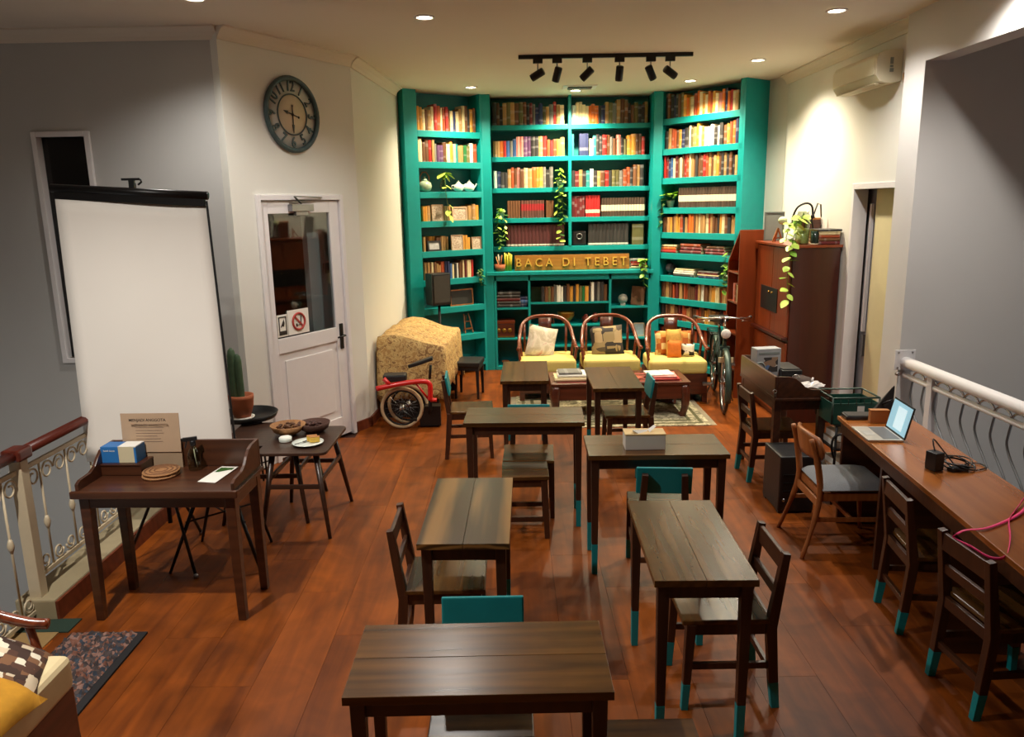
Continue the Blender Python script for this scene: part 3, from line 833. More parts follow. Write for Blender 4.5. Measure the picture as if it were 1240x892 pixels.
def flat_stack(frame, x, y, z, items, where, rz=0, rnd=.01):
    """lying books: items = (length, depth, height, colour)"""
    loc, r0 = frame
    mw = Matrix.Translation(loc) @ Matrix.Rotation(r0, 4, 'Z')
    n = len(items)
    for i, (ln, dp, ht, col) in enumerate(items):
        p = mw @ Vector((x + random.uniform(-rnd, rnd), y, z + .001))
        o = bpy.data.objects.new('book', BOOKME[col]); COL.objects.link(o)
        # unit book: x thickness, y depth, z height -> lie down: thickness up
        o.location = p; o.scale = (ht - .001, dp, ln)
        m = Matrix.Rotation(r0 + rz, 4, 'Z') @ Matrix.Rotation(PI / 2, 4, 'Y')
        o.rotation_euler = m.to_euler()
        o.location = (mw @ Vector((x - ln / 2 * math.cos(rz) + random.uniform(-rnd, rnd), y - ln / 2 * math.sin(rz), z + ht / 2 + .0005)))
        nm = 'topmost' if i == n - 1 else ('bottom' if i == 0 else ORD[i] + ' from bottom')
        tag(o, '%s book lying flat, %s %s' % (WORDS.get(col, col), nm, where), 'book', 'books lying flat')
        z += ht
flat_stack(FR_, .13, .13, RS[5], [(.26, .2, .04, 'red'), (.24, .19, .035, 'orange'), (.25, .19, .03, 'cream')], 'of stack at left of sixth shelf, right bookcase')
flat_stack(FR_, .50, .13, RS[5], [(.34, .2, .045, 'maroon'), (.33, .2, .04, 'maroon'), (.32, .2, .04, 'rust')], 'of central maroon stack on sixth shelf, right bookcase')
flat_stack(FR_, .87, .13, RS[5], [(.30, .2, .04, 'maroon'), (.30, .2, .035, 'maroon'), (.26, .2, .03, 'brown')], 'of right stack on sixth shelf, right bookcase')
flat_stack(FR_, .40, .13, RS[6], [(.34, .2, .03, 'charcoal'), (.33, .2, .025, 'white'), (.33, .2, .025, 'white'), (.30, .2, .02, 'cream')], 'of white stack on seventh shelf, right bookcase')
flat_stack(FR_, .78, .13, RS[6], [(.32, .2, .03, 'navy'), (.32, .2, .02, 'cream'), (.30, .2, .02, 'maroon'), (.30, .2, .018, 'grey')], 'of right hand stack on seventh shelf, right bookcase')
flat_stack(FC, .19, .14, .835, [(.32, .22, .045, 'charcoal'), (.31, .22, .04, 'charcoal'), (.31, .22, .04, 'maroon'), (.31, .22, .045, 'charcoal'), (.30, .22, .04, 'charcoal')], 'of dark stack at left inside low cabinet')
flat_stack(FC, 1.905, .23, 1.31, [(.2, .2, .035, 'cream'), (.2, .2, .035, 'rust'), (.19, .19, .03, 'red'), (.2, .2, .03, 'grey')], 'of stack beside the carved sign')
flat_stack(FC, .375, .12, .835, [(.12, .16, .05, 'navy'), (.12, .16, .05, 'blue'), (.11, .15, .04, 'navy')], 'of small blue stack inside low cabinet')

# ------------------------------------------------------------------ plants
def leaf_mesh(mat):
    b = B()
    pts = [(0, 0), (.28, .12), (.42, .38), (.36, .68), (.16, .92), (0, 1.05)]
    vs = [(x, y, -.10 * y * y + .06 * abs(x)) for x, y in pts] + [(-x, y, -.10 * y * y + .06 * abs(x)) for x, y in pts[1:-1]]
    mid = [(0, y, -.10 * y * y - .03) for _, y in pts[1:-1]]
    n = len(pts); vs += mid
    Rr = list(range(n)); Ls = [0] + list(range(n, n + n - 2)) + [n - 1]; Md = [0] + list(range(2 * n - 2, 2 * n - 2 + n - 2)) + [n - 1]
    fs = []
    for a in (Rr, Ls):
        for i in range(n - 1):
            q = [a[i], a[i + 1], Md[i + 1], Md[i]]
            q = list(dict.fromkeys(q))
            if len(q) > 2: fs.append(tuple(q))
    b.add(vs, fs, True)
    return b.mesh('leaf', mat)
LEAF = {'mid': leaf_mesh(leaf_m), 'lime': leaf_mesh(leaf_l), 'dark': leaf_mesh(leaf_d)}
def add_leaf(parent, p, d, size, kind='mid', roll=0):
    o = bpy.data.objects.new('leaf', LEAF[kind]); COL.objects.link(o); o.parent = parent
    d = Vector(d).normalized()
    q = d.to_track_quat('Y', 'Z')
    o.rotation_mode = 'QUATERNION'; o.rotation_quaternion = q @ Matrix.Rotation(roll, 4, 'Y').to_quaternion()
    o.location = p; o.scale = (size, size, size)
def vine(t, pts, size, step, kinds=('mid', 'lime', 'mid', 'dark'), spread=.8, seed=1, out=(0, -1, 0)):
    rn = random.Random(seed)
    B().tube(pts, .0035, 5).obj('stem', stem_m, t)
    acc = 0; side = 1
    for a, b_ in zip(pts[:-1], pts[1:]):
        a = Vector(a); b_ = Vector(b_); L = (b_ - a).length; d = 0
        while d < L:
            p = a.lerp(b_, d / L)
            dr = Vector((side * spread + rn.uniform(-.3, .3), 0, rn.uniform(-.9, .1))) + Vector(out) * rn.uniform(.3, .9)
            add_leaf(t, p, dr, size * rn.uniform(.75, 1.15), rn.choice(kinds), rn.uniform(-.5, .5))
            side = -side; d += step
def wv(frame, x, y, z):
    loc, rz = frame
    return Matrix.Translation(loc) @ Matrix.Rotation(rz, 4, 'Z') @ Vector((x, y, z))
# glass bottle with pothos on the left bookcase
t = thing('bottle_plant', 'lime pothos cutting in a clear glass bottle on third shelf of left bookcase', 'plant', wv(FL, .37, .07, LS[2]), LRZ)
B().lathe([(.03, .001), (.045, .02), (.048, .08), (.03, .14), (.016, .17), (.016, .215), (.019, .22)], 16, cap=False).obj('bottle', jar_g, t)
vine(t, [(0, 0, .06), (.005, 0, .22), (.0, -.06, .24)], .02, .5, seed=2)
for d, s, k in (((-1, -.35, -.55), .14, 'lime'), ((1, -.35, -.5), .15, 'lime'), ((.45, -.5, -.9), .13, 'lime'), ((-.4, -.5, -.8), .10, 'mid'), ((.9, -.3, -.1), .10, 'lime')):
    add_leaf(t, (0, -.03, .235), d, s, k)
B().tube([(0, -.05, .2), (-.03, -.10, .1), (-.03, -.115, -.05), (.0, -.115, -.2), (.01, -.115, -.3)], .003, 5).obj('stem', stem_m, t)
for p, d, s in (((-.03, -.11, .08), (.6, -.6, -.5), .09), ((-.03, -.11, .06), (-.8, -.6, -.2), .08), ((.0, -.115, -.15), (.7, -.5, -.7), .08), ((0, -.115, -.22), (-.5, -.5, -.8), .09), ((.01, -.115, -.28), (.3, -.5, -1), .10)):
    add_leaf(t, p, d, s, 'lime')
# trailing plants on the middle bookcase
def pot(t, r=.05, h=.09, mat=porcel2):
    B().lathe([(r * .75, .001), (r, h * .85), (r * 1.06, h * .87), (r * 1.06, h), (r * .9, h), (r * .85, h * .9), (.001, h * .88)], 16).obj('pot', mat, t)
t = thing('trailing_plant', 'pothos trailing from fourth shelf at left of middle bookcase', 'plant', wv(FM, .10, .06, MS[3]))
pot(t)
vine(t, [(0, 0, .09), (-.01, -.05, .13), (-.03, -.085, .04), (-.04, -.09, -.12), (-.02, -.09, -.26), (.0, -.085, -.36)], .065, .03, ('dark', 'mid', 'lime', 'mid'), seed=3)
vine(t, [(0, 0, .09), (.03, -.06, .12), (.06, -.09, -.02), (.05, -.09, -.16), (.07, -.09, -.30)], .06, .04, ('mid', 'dark', 'lime'), seed=4)
t = thing('trailing_plant', 'long pothos trailing down from third shelf beside the divider', 'plant', wv(FM, .89, .06, MS[2]))
pot(t)
vine(t, [(0, 0, .09), (-.01, -.05, .24), (.03, -.085, .12), (.02, -.09, -.1), (.03, -.09, -.35), (.0, -.09, -.55), (-.02, -.09, -.70)], .07, .045, ('dark', 'mid', 'lime', 'mid'), seed=5)
vine(t, [(0, 0, .09), (-.05, -.06, .12), (-.02, -.09, -.06), (-.05, -.09, -.3), (-.03, -.09, -.42)], .065, .05, ('mid', 'dark', 'lime'), seed=6)
t = thing('shelf_plant', 'bushy green plant at left end of fourth shelf of right bookcase', 'plant', wv(FR_, .11, .07, RS[3]), RRZ)
pot(t)
rn = random.Random(9)
for i in range(16):
    a = rn.uniform(0, 2 * PI)
    add_leaf(t, (.05 * math.cos(a), .04 * math.sin(a) - .02, .09 + rn.uniform(0, .1)), (math.cos(a), math.sin(a) - .6, rn.uniform(-.2, .7)), rn.uniform(.07, .11), rn.choice(('dark', 'mid', 'mid')))
vine(t, [(0, 0, .09), (-.06, -.07, .05), (-.08, -.085, -.1), (-.07, -.085, -.25)], .06, .06, ('dark', 'mid'), seed=8)
t = thing('trailing_plant', 'dark green plant trailing over sixth and seventh shelves of right bookcase', 'plant', wv(FR_, 1.08, -.02, RS[6]), RRZ)
pot(t, .035, .06)
vine(t, [(0, 0, .05), (-.01, -.01, .2), (.03, -.02, .34)], .07, .045, ('dark', 'mid'), seed=11)
vine(t, [(0, 0, .05), (.02, -.05, .12), (.03, -.06, -.02), (.02, -.06, -.12)], .07, .045, ('dark', 'mid'), seed=12)
t = thing('counter_plant', 'spiky green plant at right end of low cabinet top', 'plant', wv(FC, 1.95, .03, 1.31))
pot(t, .04, .07, terra)
vine(t, [(0, 0, .06), (-.02, -.05, .14), (.0, -.08, .02), (.01, -.085, -.2)], .07, .04, ('dark', 'mid', 'mid'), seed=14)
for i in range(9):
    a = i * .7
    add_leaf(t, (0, 0, .07), (math.cos(a), math.sin(a), .9), .10, 'mid')
t = thing('trailing_plant', 'small dark vine hanging at right end of sixth shelf of left bookcase', 'plant', wv(FL, .83, .02, LS[5]), LRZ)
pot(t, .03, .05)
vine(t, [(0, 0, .05), (.0, -.03, .1), (.01, -.045, -.03), (0, -.045, -.12)], .06, .04, ('dark', 'mid'), seed=15)

# ------------------------------------------------------------------ ornaments on the shelves
def teapot(label, p, rz, s, mat, handle='side', flip=1):
    t = thing('teapot', label, 'teapot', p, rz, 'teapots on the left bookcase')
    B().lathe([(.03 * s, .001), (.06 * s, .02 * s), (.072 * s, .055 * s), (.06 * s, .09 * s), (.035 * s, .105 * s)], 18).obj('body', mat, t)
    b = B().lathe([(.036 * s, .105 * s), (.02 * s, .125 * s), (.006 * s, .13 * s)], 14); b.ball((0, 0, .14 * s), .01 * s)
    b.obj('lid', mat, t)
    B().tube([(flip * .06 * s, 0, .045 * s), (flip * .095 * s, 0, .07 * s), (flip * .11 * s, 0, .105 * s)], [.014 * s, .010 * s, .007 * s], 8).obj('spout', mat, t)
    if handle == 'side':
        B().tube([(-flip * .06 * s, 0, .085 * s), (-flip * .10 * s, 0, .085 * s), (-flip * .105 * s, 0, .05 * s), (-flip * .065 * s, 0, .035 * s)], .006 * s, 6).obj('handle', mat, t)
    else:
        B().tube([(-.05 * s, 0, .09 * s), (-.05 * s, 0, .15 * s), (-.02 * s, 0, .19 * s), (.02 * s, 0, .19 * s), (.05 * s, 0, .15 * s), (.05 * s, 0, .09 * s)], .006 * s, 6).obj('handle', honey_w, t)
    return t
teapot('pale green teapot with a tall loop handle at left of third shelf', wv(FL, .12, .09, LS[2]), LRZ, 1.25, porcel2, 'top', -1)
teapot('white pointed teapot left of its twin on third shelf', wv(FL, .60, .09, LS[2]), LRZ, .95, porcel, 'side', 1)
teapot('white pointed teapot nearest the right edge of third shelf', wv(FL, .76, .09, LS[2]), LRZ, 1.0, porcel, 'side', 1)
def picture(name, label, cat, p, rz, w_, h_, fm, im, lean=.12, fr=.02, group=None):
    t = thing(name, label, cat, p, rz, group)
    m = Matrix.Rotation(-lean, 4, 'X')
    B().box(-w_ / 2 + fr, w_ / 2 - fr, -.004, .006, fr, h_ - fr, m).obj('picture', im, t)
    b = B()
    for x0, x1, z0, z1 in ((-w_ / 2, -w_ / 2 + fr, 0, h_), (w_ / 2 - fr, w_ / 2, 0, h_), (-w_ / 2 + fr, w_ / 2 - fr, 0, fr), (-w_ / 2 + fr, w_ / 2 - fr, h_ - fr, h_)):
        b.box(x0, x1, -.010, .010, z0, z1, m)
    b.obj('frame', fm, t)
    return t
grey_print = patterned('old_print', [(196, 178, 156), (150, 128, 110), (206, 192, 172), (120, 100, 88)], 26, kind='noise')
picture('picture_card', 'pinkish printed card between old books on fourth shelf of left bookcase', 'picture', wv(FL, .25, .03, LS[3]), LRZ, .16, .20, paper_k, grey_print, .05, .008)
picture('framed_print', 'pale framed print on fourth shelf of left bookcase', 'picture', wv(FL, .57, .03, LS[3]), LRZ, .22, .17, paper_k, grey_print, .08, .018)
picture('framed_print', 'black and silver framed photograph on fifth shelf of left bookcase', 'picture', wv(FL, .19, .03, LS[4]), LRZ, .19, .13, black_p, pal('silver_photo', (170, 172, 176), .4, var=.4, scale=30), .15, .022)
picture('picture_card', 'grey printed card standing on fifth shelf of left bookcase', 'picture', wv(FL, .52, .03, LS[4]), LRZ, .17, .19, paper_k, grey_print, .05, .008)
picture('picture_card', 'small grey card at right end of fifth shelf of left bookcase', 'picture', wv(FL, .81, .03, LS[4]), LRZ, .14, .155, paper_k, grey_print, .05, .008)
t = thing('loudspeaker', 'dark grey upright speaker on a stand before the left bookcase', 'speaker', wv(FL, .12, -.16, 0), LRZ)
B().box(-.13, .13, -.08, .10, .97, 1.36).obj('cabinet', black_p, t, .012)
B().box(-.11, .11, -.088, -.08, 1.0, 1.33).obj('grille', pal('grille_cloth', (58, 54, 50), .9), t, .003)
B().tube([(0, 0, .02), (0, 0, .97)], .018, 8).obj('pole', black_m, t)
b = B()
for i in range(3):
    a = 2 * PI * i / 3 + .4
    b.bar((0, 0, .3), (.13 * math.cos(a), .13 * math.sin(a), .005), .018, .018)
b.obj('tripod', black_m, t)
picture('small_blackboard', 'small blackboard in a wooden frame on seventh shelf of left bookcase', 'blackboard', wv(FL, .58, .06, LS[6]), LRZ, .35, .21, honey_w, pal('slate', (44, 42, 40), .7), .1, .016)
t = thing('mini_easel', 'thin wooden display easel on eighth shelf of left bookcase', 'easel', wv(FL, .69, .10, LS[7]), LRZ)
b = B()
b.bar((-.06, -.02, .005), (-.035, .05, .25), .012, .012); b.bar((.06, -.02, .005), (.035, .05, .25), .012, .012)
b.bar((-.06, -.01, .06), (.06, -.01, .06), .012, .02); b.bar((-.05, .03, .15), (.05, .03, .15), .012, .012)
b.obj('frame', honey_w, t); B().bar((0, .05, .23), (0, .12, .005), .012, .012).obj('rear_leg', honey_w, t)
# counter ornaments
t = thing('carved_sign', 'long gold wooden sign with raised letters on low cabinet', 'sign', wv(FC, 1.03, .10, 1.313), 0)
B().box(-.755, .755, 0, .03, 0, .20, Matrix.Rotation(-.08, 4, 'X')).obj('board', gold_w, t, .004)
lettering('letters', 'B A C A   D I   T E B E T', .155, gold_m, t, (-.01, -.004, .10), (PI / 2 - .08, 0, 0), .006, .001, .92)
t = thing('brush_basket', 'small terracotta tray basket holding brushes at left of low cabinet', 'basket', wv(FC, .08, .10, 1.31))
B().lathe([(.06, .001), (.075, .09), (.07, .09), (.056, .012), (.001, .01)], 16).obj('basket', terra, t)
for i, (dx, dy, c) in enumerate(((-.05, .0, tan_c), (.0, .02, black_p), (.03, -.01, honey_w), (-.02, .01, cream_p))):
    B().tube([(0, 0, .02), (dx, dy, .19 + .01 * i)], .007, 6).obj('brush', c, t)
t = thing('bamboo_vase', 'yellow bamboo plant standing left of the carved sign', 'plant', wv(FC, .19, .13, 1.31))
b = B()
for i in range(6):
    b.tube([(-.04 + .016 * i, .01 * (i % 2), .001), (-.045 + .018 * i, .01 * (i % 2), .24 - .012 * (i % 3))], .0075, 6)
b.obj('canes', pal('yellow_cane', (190, 178, 40), .5, var=.3, scale=40), t)
# low cabinet contents
t = thing('glass_box', 'greenish glass box at left of upper shelf in low cabinet', 'box', wv(FC, .545, .10, .90))
B().box(-.06, .075, -.05, .06, .001, .20).obj('panes', jar_g, t); B().box(-.06, .075, .03, .06, .001, .2).obj('back', pal('dull_green', (70, 92, 82), .5), t)
t = thing('carved_box', 'brown carved wooden box with brass inlay in low cabinet', 'box', wv(FC, .115, .12, .43))
B().box(-.135, .145, -.09, .1, 0, .19).obj('body', rose_d, t, .006); B().box(-.142, .152, -.097, .107, .19, .235).obj('lid', rose_w, t, .008)
b = B()
for x in (-.07, .005, .08): b.lathe([(.03, 0), (.022, .006), (.001, .008)], 12, Matrix.Translation((x, -.09, .10)) @ Matrix.Rotation(PI / 2, 4, 'X'))
b.box(-.13, .14, -.094, -.09, .01, .025)
b.obj('inlay', brass, t)
t = thing('metal_stand', 'small dark metal toy carriage frame in low cabinet', 'ornament', wv(FC, .69, .12, .60))
b = B()
for x in (-.09, .09):
    for y in (-.05, .05): b.bar((x, y, .001), (x, y, .13), .01, .01)
b.box(-.1, .1, -.06, .06, .10, .112); b.box(-.1, .1, -.06, .06, .03, .04)
b.obj('frame', rose_d, t); B().tube([(-.03, 0, .11), (-.02, 0, .17), (.03, 0, .17), (.04, 0, .11)], .008, 6).obj('handle', black_m, t)
t = thing('brass_bowl', 'round brass footed bowl in centre of low cabinet', 'bowl', wv(FC, .95, .13, .60))
B().lathe([(.05, .001), (.055, .012), (.045, .02), (.09, .06), (.115, .11), (.108, .135), (.118, .15), (.11, .152), (.10, .135), (.1, .11), (.001, .06)], 24).obj('bowl', brass, t)
t = thing('red_jar', 'small red clay jar beside brass bowl in low cabinet', 'jar', wv(FC, 1.22, .13, .60))
B().lathe([(.03, .001), (.055, .04), (.05, .08), (.022, .10), (.026, .115)], 16).obj('jar', pal('red_clay', (120, 40, 30), .5), t)
t = thing('red_jar', 'second red clay jar, behind the middle armchair back, in low cabinet', 'jar', wv(FC, 1.34, .14, .60))
B().lathe([(.03, .001), (.05, .04), (.045, .08), (.02, .105), (.024, .13)], 16).obj('jar', MATS['red_clay'], t)
t = thing('silver_ornament', 'small grey stone mask at right side of low cabinet', 'ornament', wv(FC, 1.71, .12, .83))
b = B().ball((0, 0, .085), .065, .05, .065); b.box(-.03, .03, -.03, .03, .001, .04)
b.obj('mask', pal('grey_stone', (150, 148, 140), .7, var=.3, scale=30), t)
t = thing('leaning_board', 'leaning brown wooden panel at right end of low cabinet', 'panel', wv(FC, 1.90, .10, .83))
B().box(-.09, .09, 0, .03, .001, .25, Matrix.Rotation(-.12, 4, 'X') @ Matrix.Rotation(.1, 4, 'Y')).obj('board', pal('panel_brown', (116, 76, 46), .6), t, .003)
picture('framed_print', 'small pale blue picture at lower right of low cabinet', 'picture', wv(FC, 1.93, .10, .41), 0, .15, .18, cream_p, pal('pale_blue_print', (160, 180, 186), .6, var=.3, scale=30), .1, .014)
t = thing('clay_bowl', 'small brown clay bowl at bottom left of low cabinet', 'bowl', wv(FC, .13, .12, .05))
B().lathe([(.025, .001), (.055, .05), (.05, .05), (.02, .012), (.001, .01)], 16).obj('bowl', terra, t)
t = thing('radio', 'dark rounded radio with chrome dial on fifth shelf of middle bookcase', 'radio', wv(FM, 1.14, .10, MS[4]))
B().box(-.09, .09, -.06, .08, .001, .19).obj('case', black_p, t, .02); B().ring((0, -.064, .12), .035, .008, 'y', 18, 6).obj('dial', steel, t)
t = thing('dark_globe', 'small dark round ornament at left of seventh shelf of right bookcase', 'ornament', wv(FR_, .10, .12, RS[6]))
b = B().ball((0, 0, .095), .07); b.lathe([(.04, .001), (.02, .03)], 12)
b.obj('globe', pal('globe_blue', (60, 56, 64), .5, var=.4, scale=20), t)

# ------------------------------------------------------------------ study tables
def tapered_leg(parent, x, y, h, w0=.046, w1=.032, tip=.19, splay=(0, 0), wm=None, tipm=None, name='leg'):
    wm = wm or frame_w
    fx, fy = x + splay[0], y + splay[1]
    f = tip / h
    mx, my = fx + (x - fx) * f, fy + (y - fy) * f
    wmid = w1 + (w0 - w1) * f
    lg = B().bar((x, y, h), (mx, my, tip), w0, w0, wmid, wmid).obj(name, wm, parent, .003)
    if tipm:
        tag(B().bar((mx, my, tip), (fx, fy, 0), wmid, wmid, w1, w1).obj('leg_tip', tipm, lg, .002), 'teal painted leg tip')
    else:
        B().bar((mx, my, tip), (fx, fy, 0), wmid, wmid, w1, w1).obj('leg_tip', wm, lg, .002)
    return lg
def make_table(label):
    L, W = .812, .403
    t = thing('study_table', label, 'table', (0, 0, 0), 0, 'narrow study tables')
    for i in range(2):
        B().box(-L / 2, L / 2, -W / 2 + i * W / 2 + .0006, -W / 2 + (i + 1) * W / 2 - .0006, .722, .75).obj('top_board', top_w, t, .0016)
    b = B()
    x, y = L / 2 - .05, W / 2 - .05
    b.box(-x, x, -y - .012, -y + .008, .655, .722); b.box(-x, x, y - .008, y + .012, .655, .722)
    b.box(-x - .012, -x + .008, -y, y, .655, .722); b.box(x - .008, x + .012, -y, y, .655, .722)
    b.obj('apron', frame_w, t, .003)
    for sx in (-1, 1):
        for sy in (-1, 1):
            tapered_leg(t, sx * (L / 2 - .04), sy * (W / 2 - .04), .722, tipm=teal_leg)
    return t
TABLES = [((-.119, 2.22), .005, 'dark wooden study table nearest the camera, bottom centre'),
          ((-.216, 3.463), PI / 2 - .023, 'boldly grained study table with pale streaks, second from the camera on the left'),
          ((.743, 3.1), PI / 2 - .023, 'lengthways study table at front right with teal leg tips'),
          ((.842, 4.389), -.018, 'study table carrying the white tissue box'),
          ((.079, 5.102), -.04, 'crosswise study table standing over a wooden stool, left of the tissue box'),
          ((.112, 6.539), PI / 2 - .028, 'small looking study table at the back left, before the stack of books'),
          ((.838, 6.228), PI / 2 - .01, 'study table at the back in front of the middle yellow armchair')]
t0 = make_table(TABLES[0][2])
t0.location = (*TABLES[0][0], 0); t0.rotation_euler = (0, 0, TABLES[0][1])
for (x, y), a, lab in TABLES[1:]:
    q = dup(t0, (x, y, 0), a, lab)
    if 'boldly' in lab:
        for ch in kids(q):
            if ch.name.startswith('top_board'):
                ch.material_slots[0].link = 'OBJECT'; ch.material_slots[0].material = top_sw

# ------------------------------------------------------------------ chairs: front is local +y
def make_chair(label, kind, tip):
    t = thing('study_chair', label, 'chair', (0, 0, 0), 0, 'wooden study chairs')
    W, D, S, H = .36, .40, .43, .725
    x = W / 2 - .02
    b = B().box(-W / 2, W / 2, -D / 2 + .035, D / 2 + .01, S - .022, S)
    b.obj('seat', top_w, t, .005)
    b = B()
    b.box(-x, x, D / 2 - .035, D / 2 - .015, S - .075, S - .022)
    b.box(-x - .01, -x + .01, -D / 2 + .02, D / 2 - .03, S - .075, S - .022); b.box(x - .01, x + .01, -D / 2 + .02, D / 2 - .03, S - .075, S - .022)
    b.box(-x, x, -D / 2 + .01, -D / 2 + .03, S - .075, S - .022)
    b.obj('seat_rail', chair_w, t, .003)
    for s in (-1, 1):
        tapered_leg(t, s * x, D / 2 - .03, S - .022, .042, .03, .125, (s * .006, .02), chair_w, tip)
    for s in (-1, 1):
        ht = H if kind == 'slat' else H - .03
        lg = B().bar((s * x, -D / 2 + .03, S - .02), (s * x, -D / 2 + .006, .125), .04, .046, .036, .04)
        xt = x if kind == 'slat' else .108
        lg.bar((s * (x if kind == 'slat' else .125), -D / 2 + .03, S - .06), (s * xt, -D / 2 - .02, ht), .04, .046, .034, .032)
        lo = lg.obj('rear_leg', chair_w, t, .003)
        b = B().bar((s * x, -D / 2 + .006, .125), (s * x, -D / 2 - .008, 0), .036, .04, .03, .034)
        o = b.obj('leg_tip', tip or chair_w, lo, .002)
        if tip: tag(o, 'teal painted leg tip')
    for s in (-1, 1):
        B().bar((s * x, -D / 2 + .01, .205), (s * x, D / 2 - .02, .205), .018, .03).obj('stretcher', chair_w, t, .002)
    B().bar((-x, -D / 2 + .012, .165), (x, -D / 2 + .012, .165), .018, .03).obj('stretcher', chair_w, t, .002)
    if kind == 'slat':
        B().box(-x, x, -D / 2 - .026, -D / 2 - .006, .635, .715, Matrix.Translation((0, 0, 0))).obj('top_rail', chair_w, t, .004)
        B().box(-x, x, -D / 2 - .004, -D / 2 + .016, .52, .565).obj('back_slat', chair_w, t, .003)
    else:
        b = B().box(-.155, .155, -.0, .018, .565, .728, Matrix.Translation((0, -D / 2 + .023, 0)) @ Matrix.Translation((0, 0, .57)) @ Matrix.Rotation(.17, 4, 'X') @ Matrix.Translation((0, 0, -.57)))
        tag(b.obj('backrest', teal_leg, t, .006), 'teal painted backrest board')
    return t
H2 = PI / 2
slat = make_chair('open backed wooden chair drawn up at the right of the front right table', 'slat', teal_leg)
slat.location = (.916, 3.13, 0); slat.rotation_euler = (0, 0, H2)
dup(slat, (2.172, 3.657, 0), -H2 - R(7), 'open backed wooden chair at the long bench, just nearer than the grey seated chair')
dup(slat, (2.135, 3.028, 0), -H2 + R(3), 'open backed wooden chair at the long bench with a pink strap over it')
dup(slat, (2.055, 5.862, 0), -H2, 'open backed wooden chair behind the gallery desk beside the green bicycle')
slat_b = make_chair('open backed dark wooden chair left of the boldly grained table', 'slat', None)
slat_b.location = (-.352, 3.43, 0); slat_b.rotation_euler = (0, 0, -H2)
tb = make_chair('wooden chair with a teal back behind the table nearest the camera', 'board', teal_leg)
tb.location = (-.127, 2.452, 0); tb.rotation_euler = (0, 0, PI)
dup(tb, (.856, 4.235, 0), R(-5), 'teal backed chair seen from behind, under the tissue box table')
dup(tb, (.985, 6.34, 0), H2, 'teal backed chair at the right of the back table by the yellow armchairs')
tb2 = make_chair('teal backed chair with plain legs beside the black stool and bicycle wheel', 'board', None)
tb2.location = (-.385, 6.56, 0); tb2.rotation_euler = (0, 0, -H2 + .05)
dup(tb2, (.11, 5.27, 0), PI - .04, 'teal backed chair mostly hidden behind the crosswise table over the stool')
# backless stools
def make_stool(label):
    t = thing('wooden_stool', label, 'stool', (0, 0, 0), 0, 'backless wooden stools')
    B().box(-.155, .155, -.155, .155, .41, .435).obj('seat', top_w, t, .005)
    b = B()
    for s in (-1, 1):
        b.box(-.125, .125, s * .125 - .009, s * .125 + .009, .355, .41); b.box(s * .125 - .009, s * .125 + .009, -.125, .125, .355, .41)
    b.obj('apron', chair_w, t, .002)
    for sx in (-1, 1):
        for sy in (-1, 1):
            B().bar((sx * .125, sy * .125, .41), (sx * .14, sy * .14, 0), .04, .04, .034, .034).obj('leg', chair_w, t, .003)
    for s in (-1, 1):
        B().bar((-.13, s * .132, .13), (.13, s * .132, .13), .018, .03).obj('stretcher', chair_w, t, .002)
        B().bar((s * .13, -.13, .21), (s * .13, .13, .21), .018, .03).obj('stretcher', chair_w, t, .002)
    return t
st = make_stool('square wooden stool under the crosswise table on the left')
st.location = (.075, 4.88, 0)
dup(st, (.445, 2.165, 0), 0, 'brown stool cut by the bottom edge, right of the nearest table')
t = thing('black_case', 'small black case lying on the stool at the bottom edge', 'case', (.50, 2.09, .435), .2)
B().box(-.035, .035, -.06, .06, 0, .02).obj('shell', black_p, t, .004); B().box(-.03, .03, -.062, -.06, .008, .012).obj('zip', steel, t)
# tissue box
t = thing('tissue_box', 'white tissue box with a pale wooden lid on a study table', 'tissue box', (.775, 4.345, .75), -.02)
B().box(-.118, .118, -.06, .06, 0, .088).obj('body', pal('white_lacquer', (214, 210, 200), .4, var=.03), t, .004)
tag(B().box(-.12, .12, -.062, .062, .088, .097).obj('lid', pal('pale_lid_wood', (214, 182, 128), .5, var=.08), t, .002), 'pale wooden lid')
b = B()
b.add([(-.07, -.02, .097), (.03, -.02, .097), (.07, .0, .125), (.02, .01, .105), (-.075, -.045, .118), (.015, -.055, .06), (.06, .02, .13), (-.02, .02, .1)], [(0, 1, 5, 4), (1, 2, 6, 3), (0, 4, 3, 7), (4, 5, 3)])
b.obj('tissue', paper_w, t)

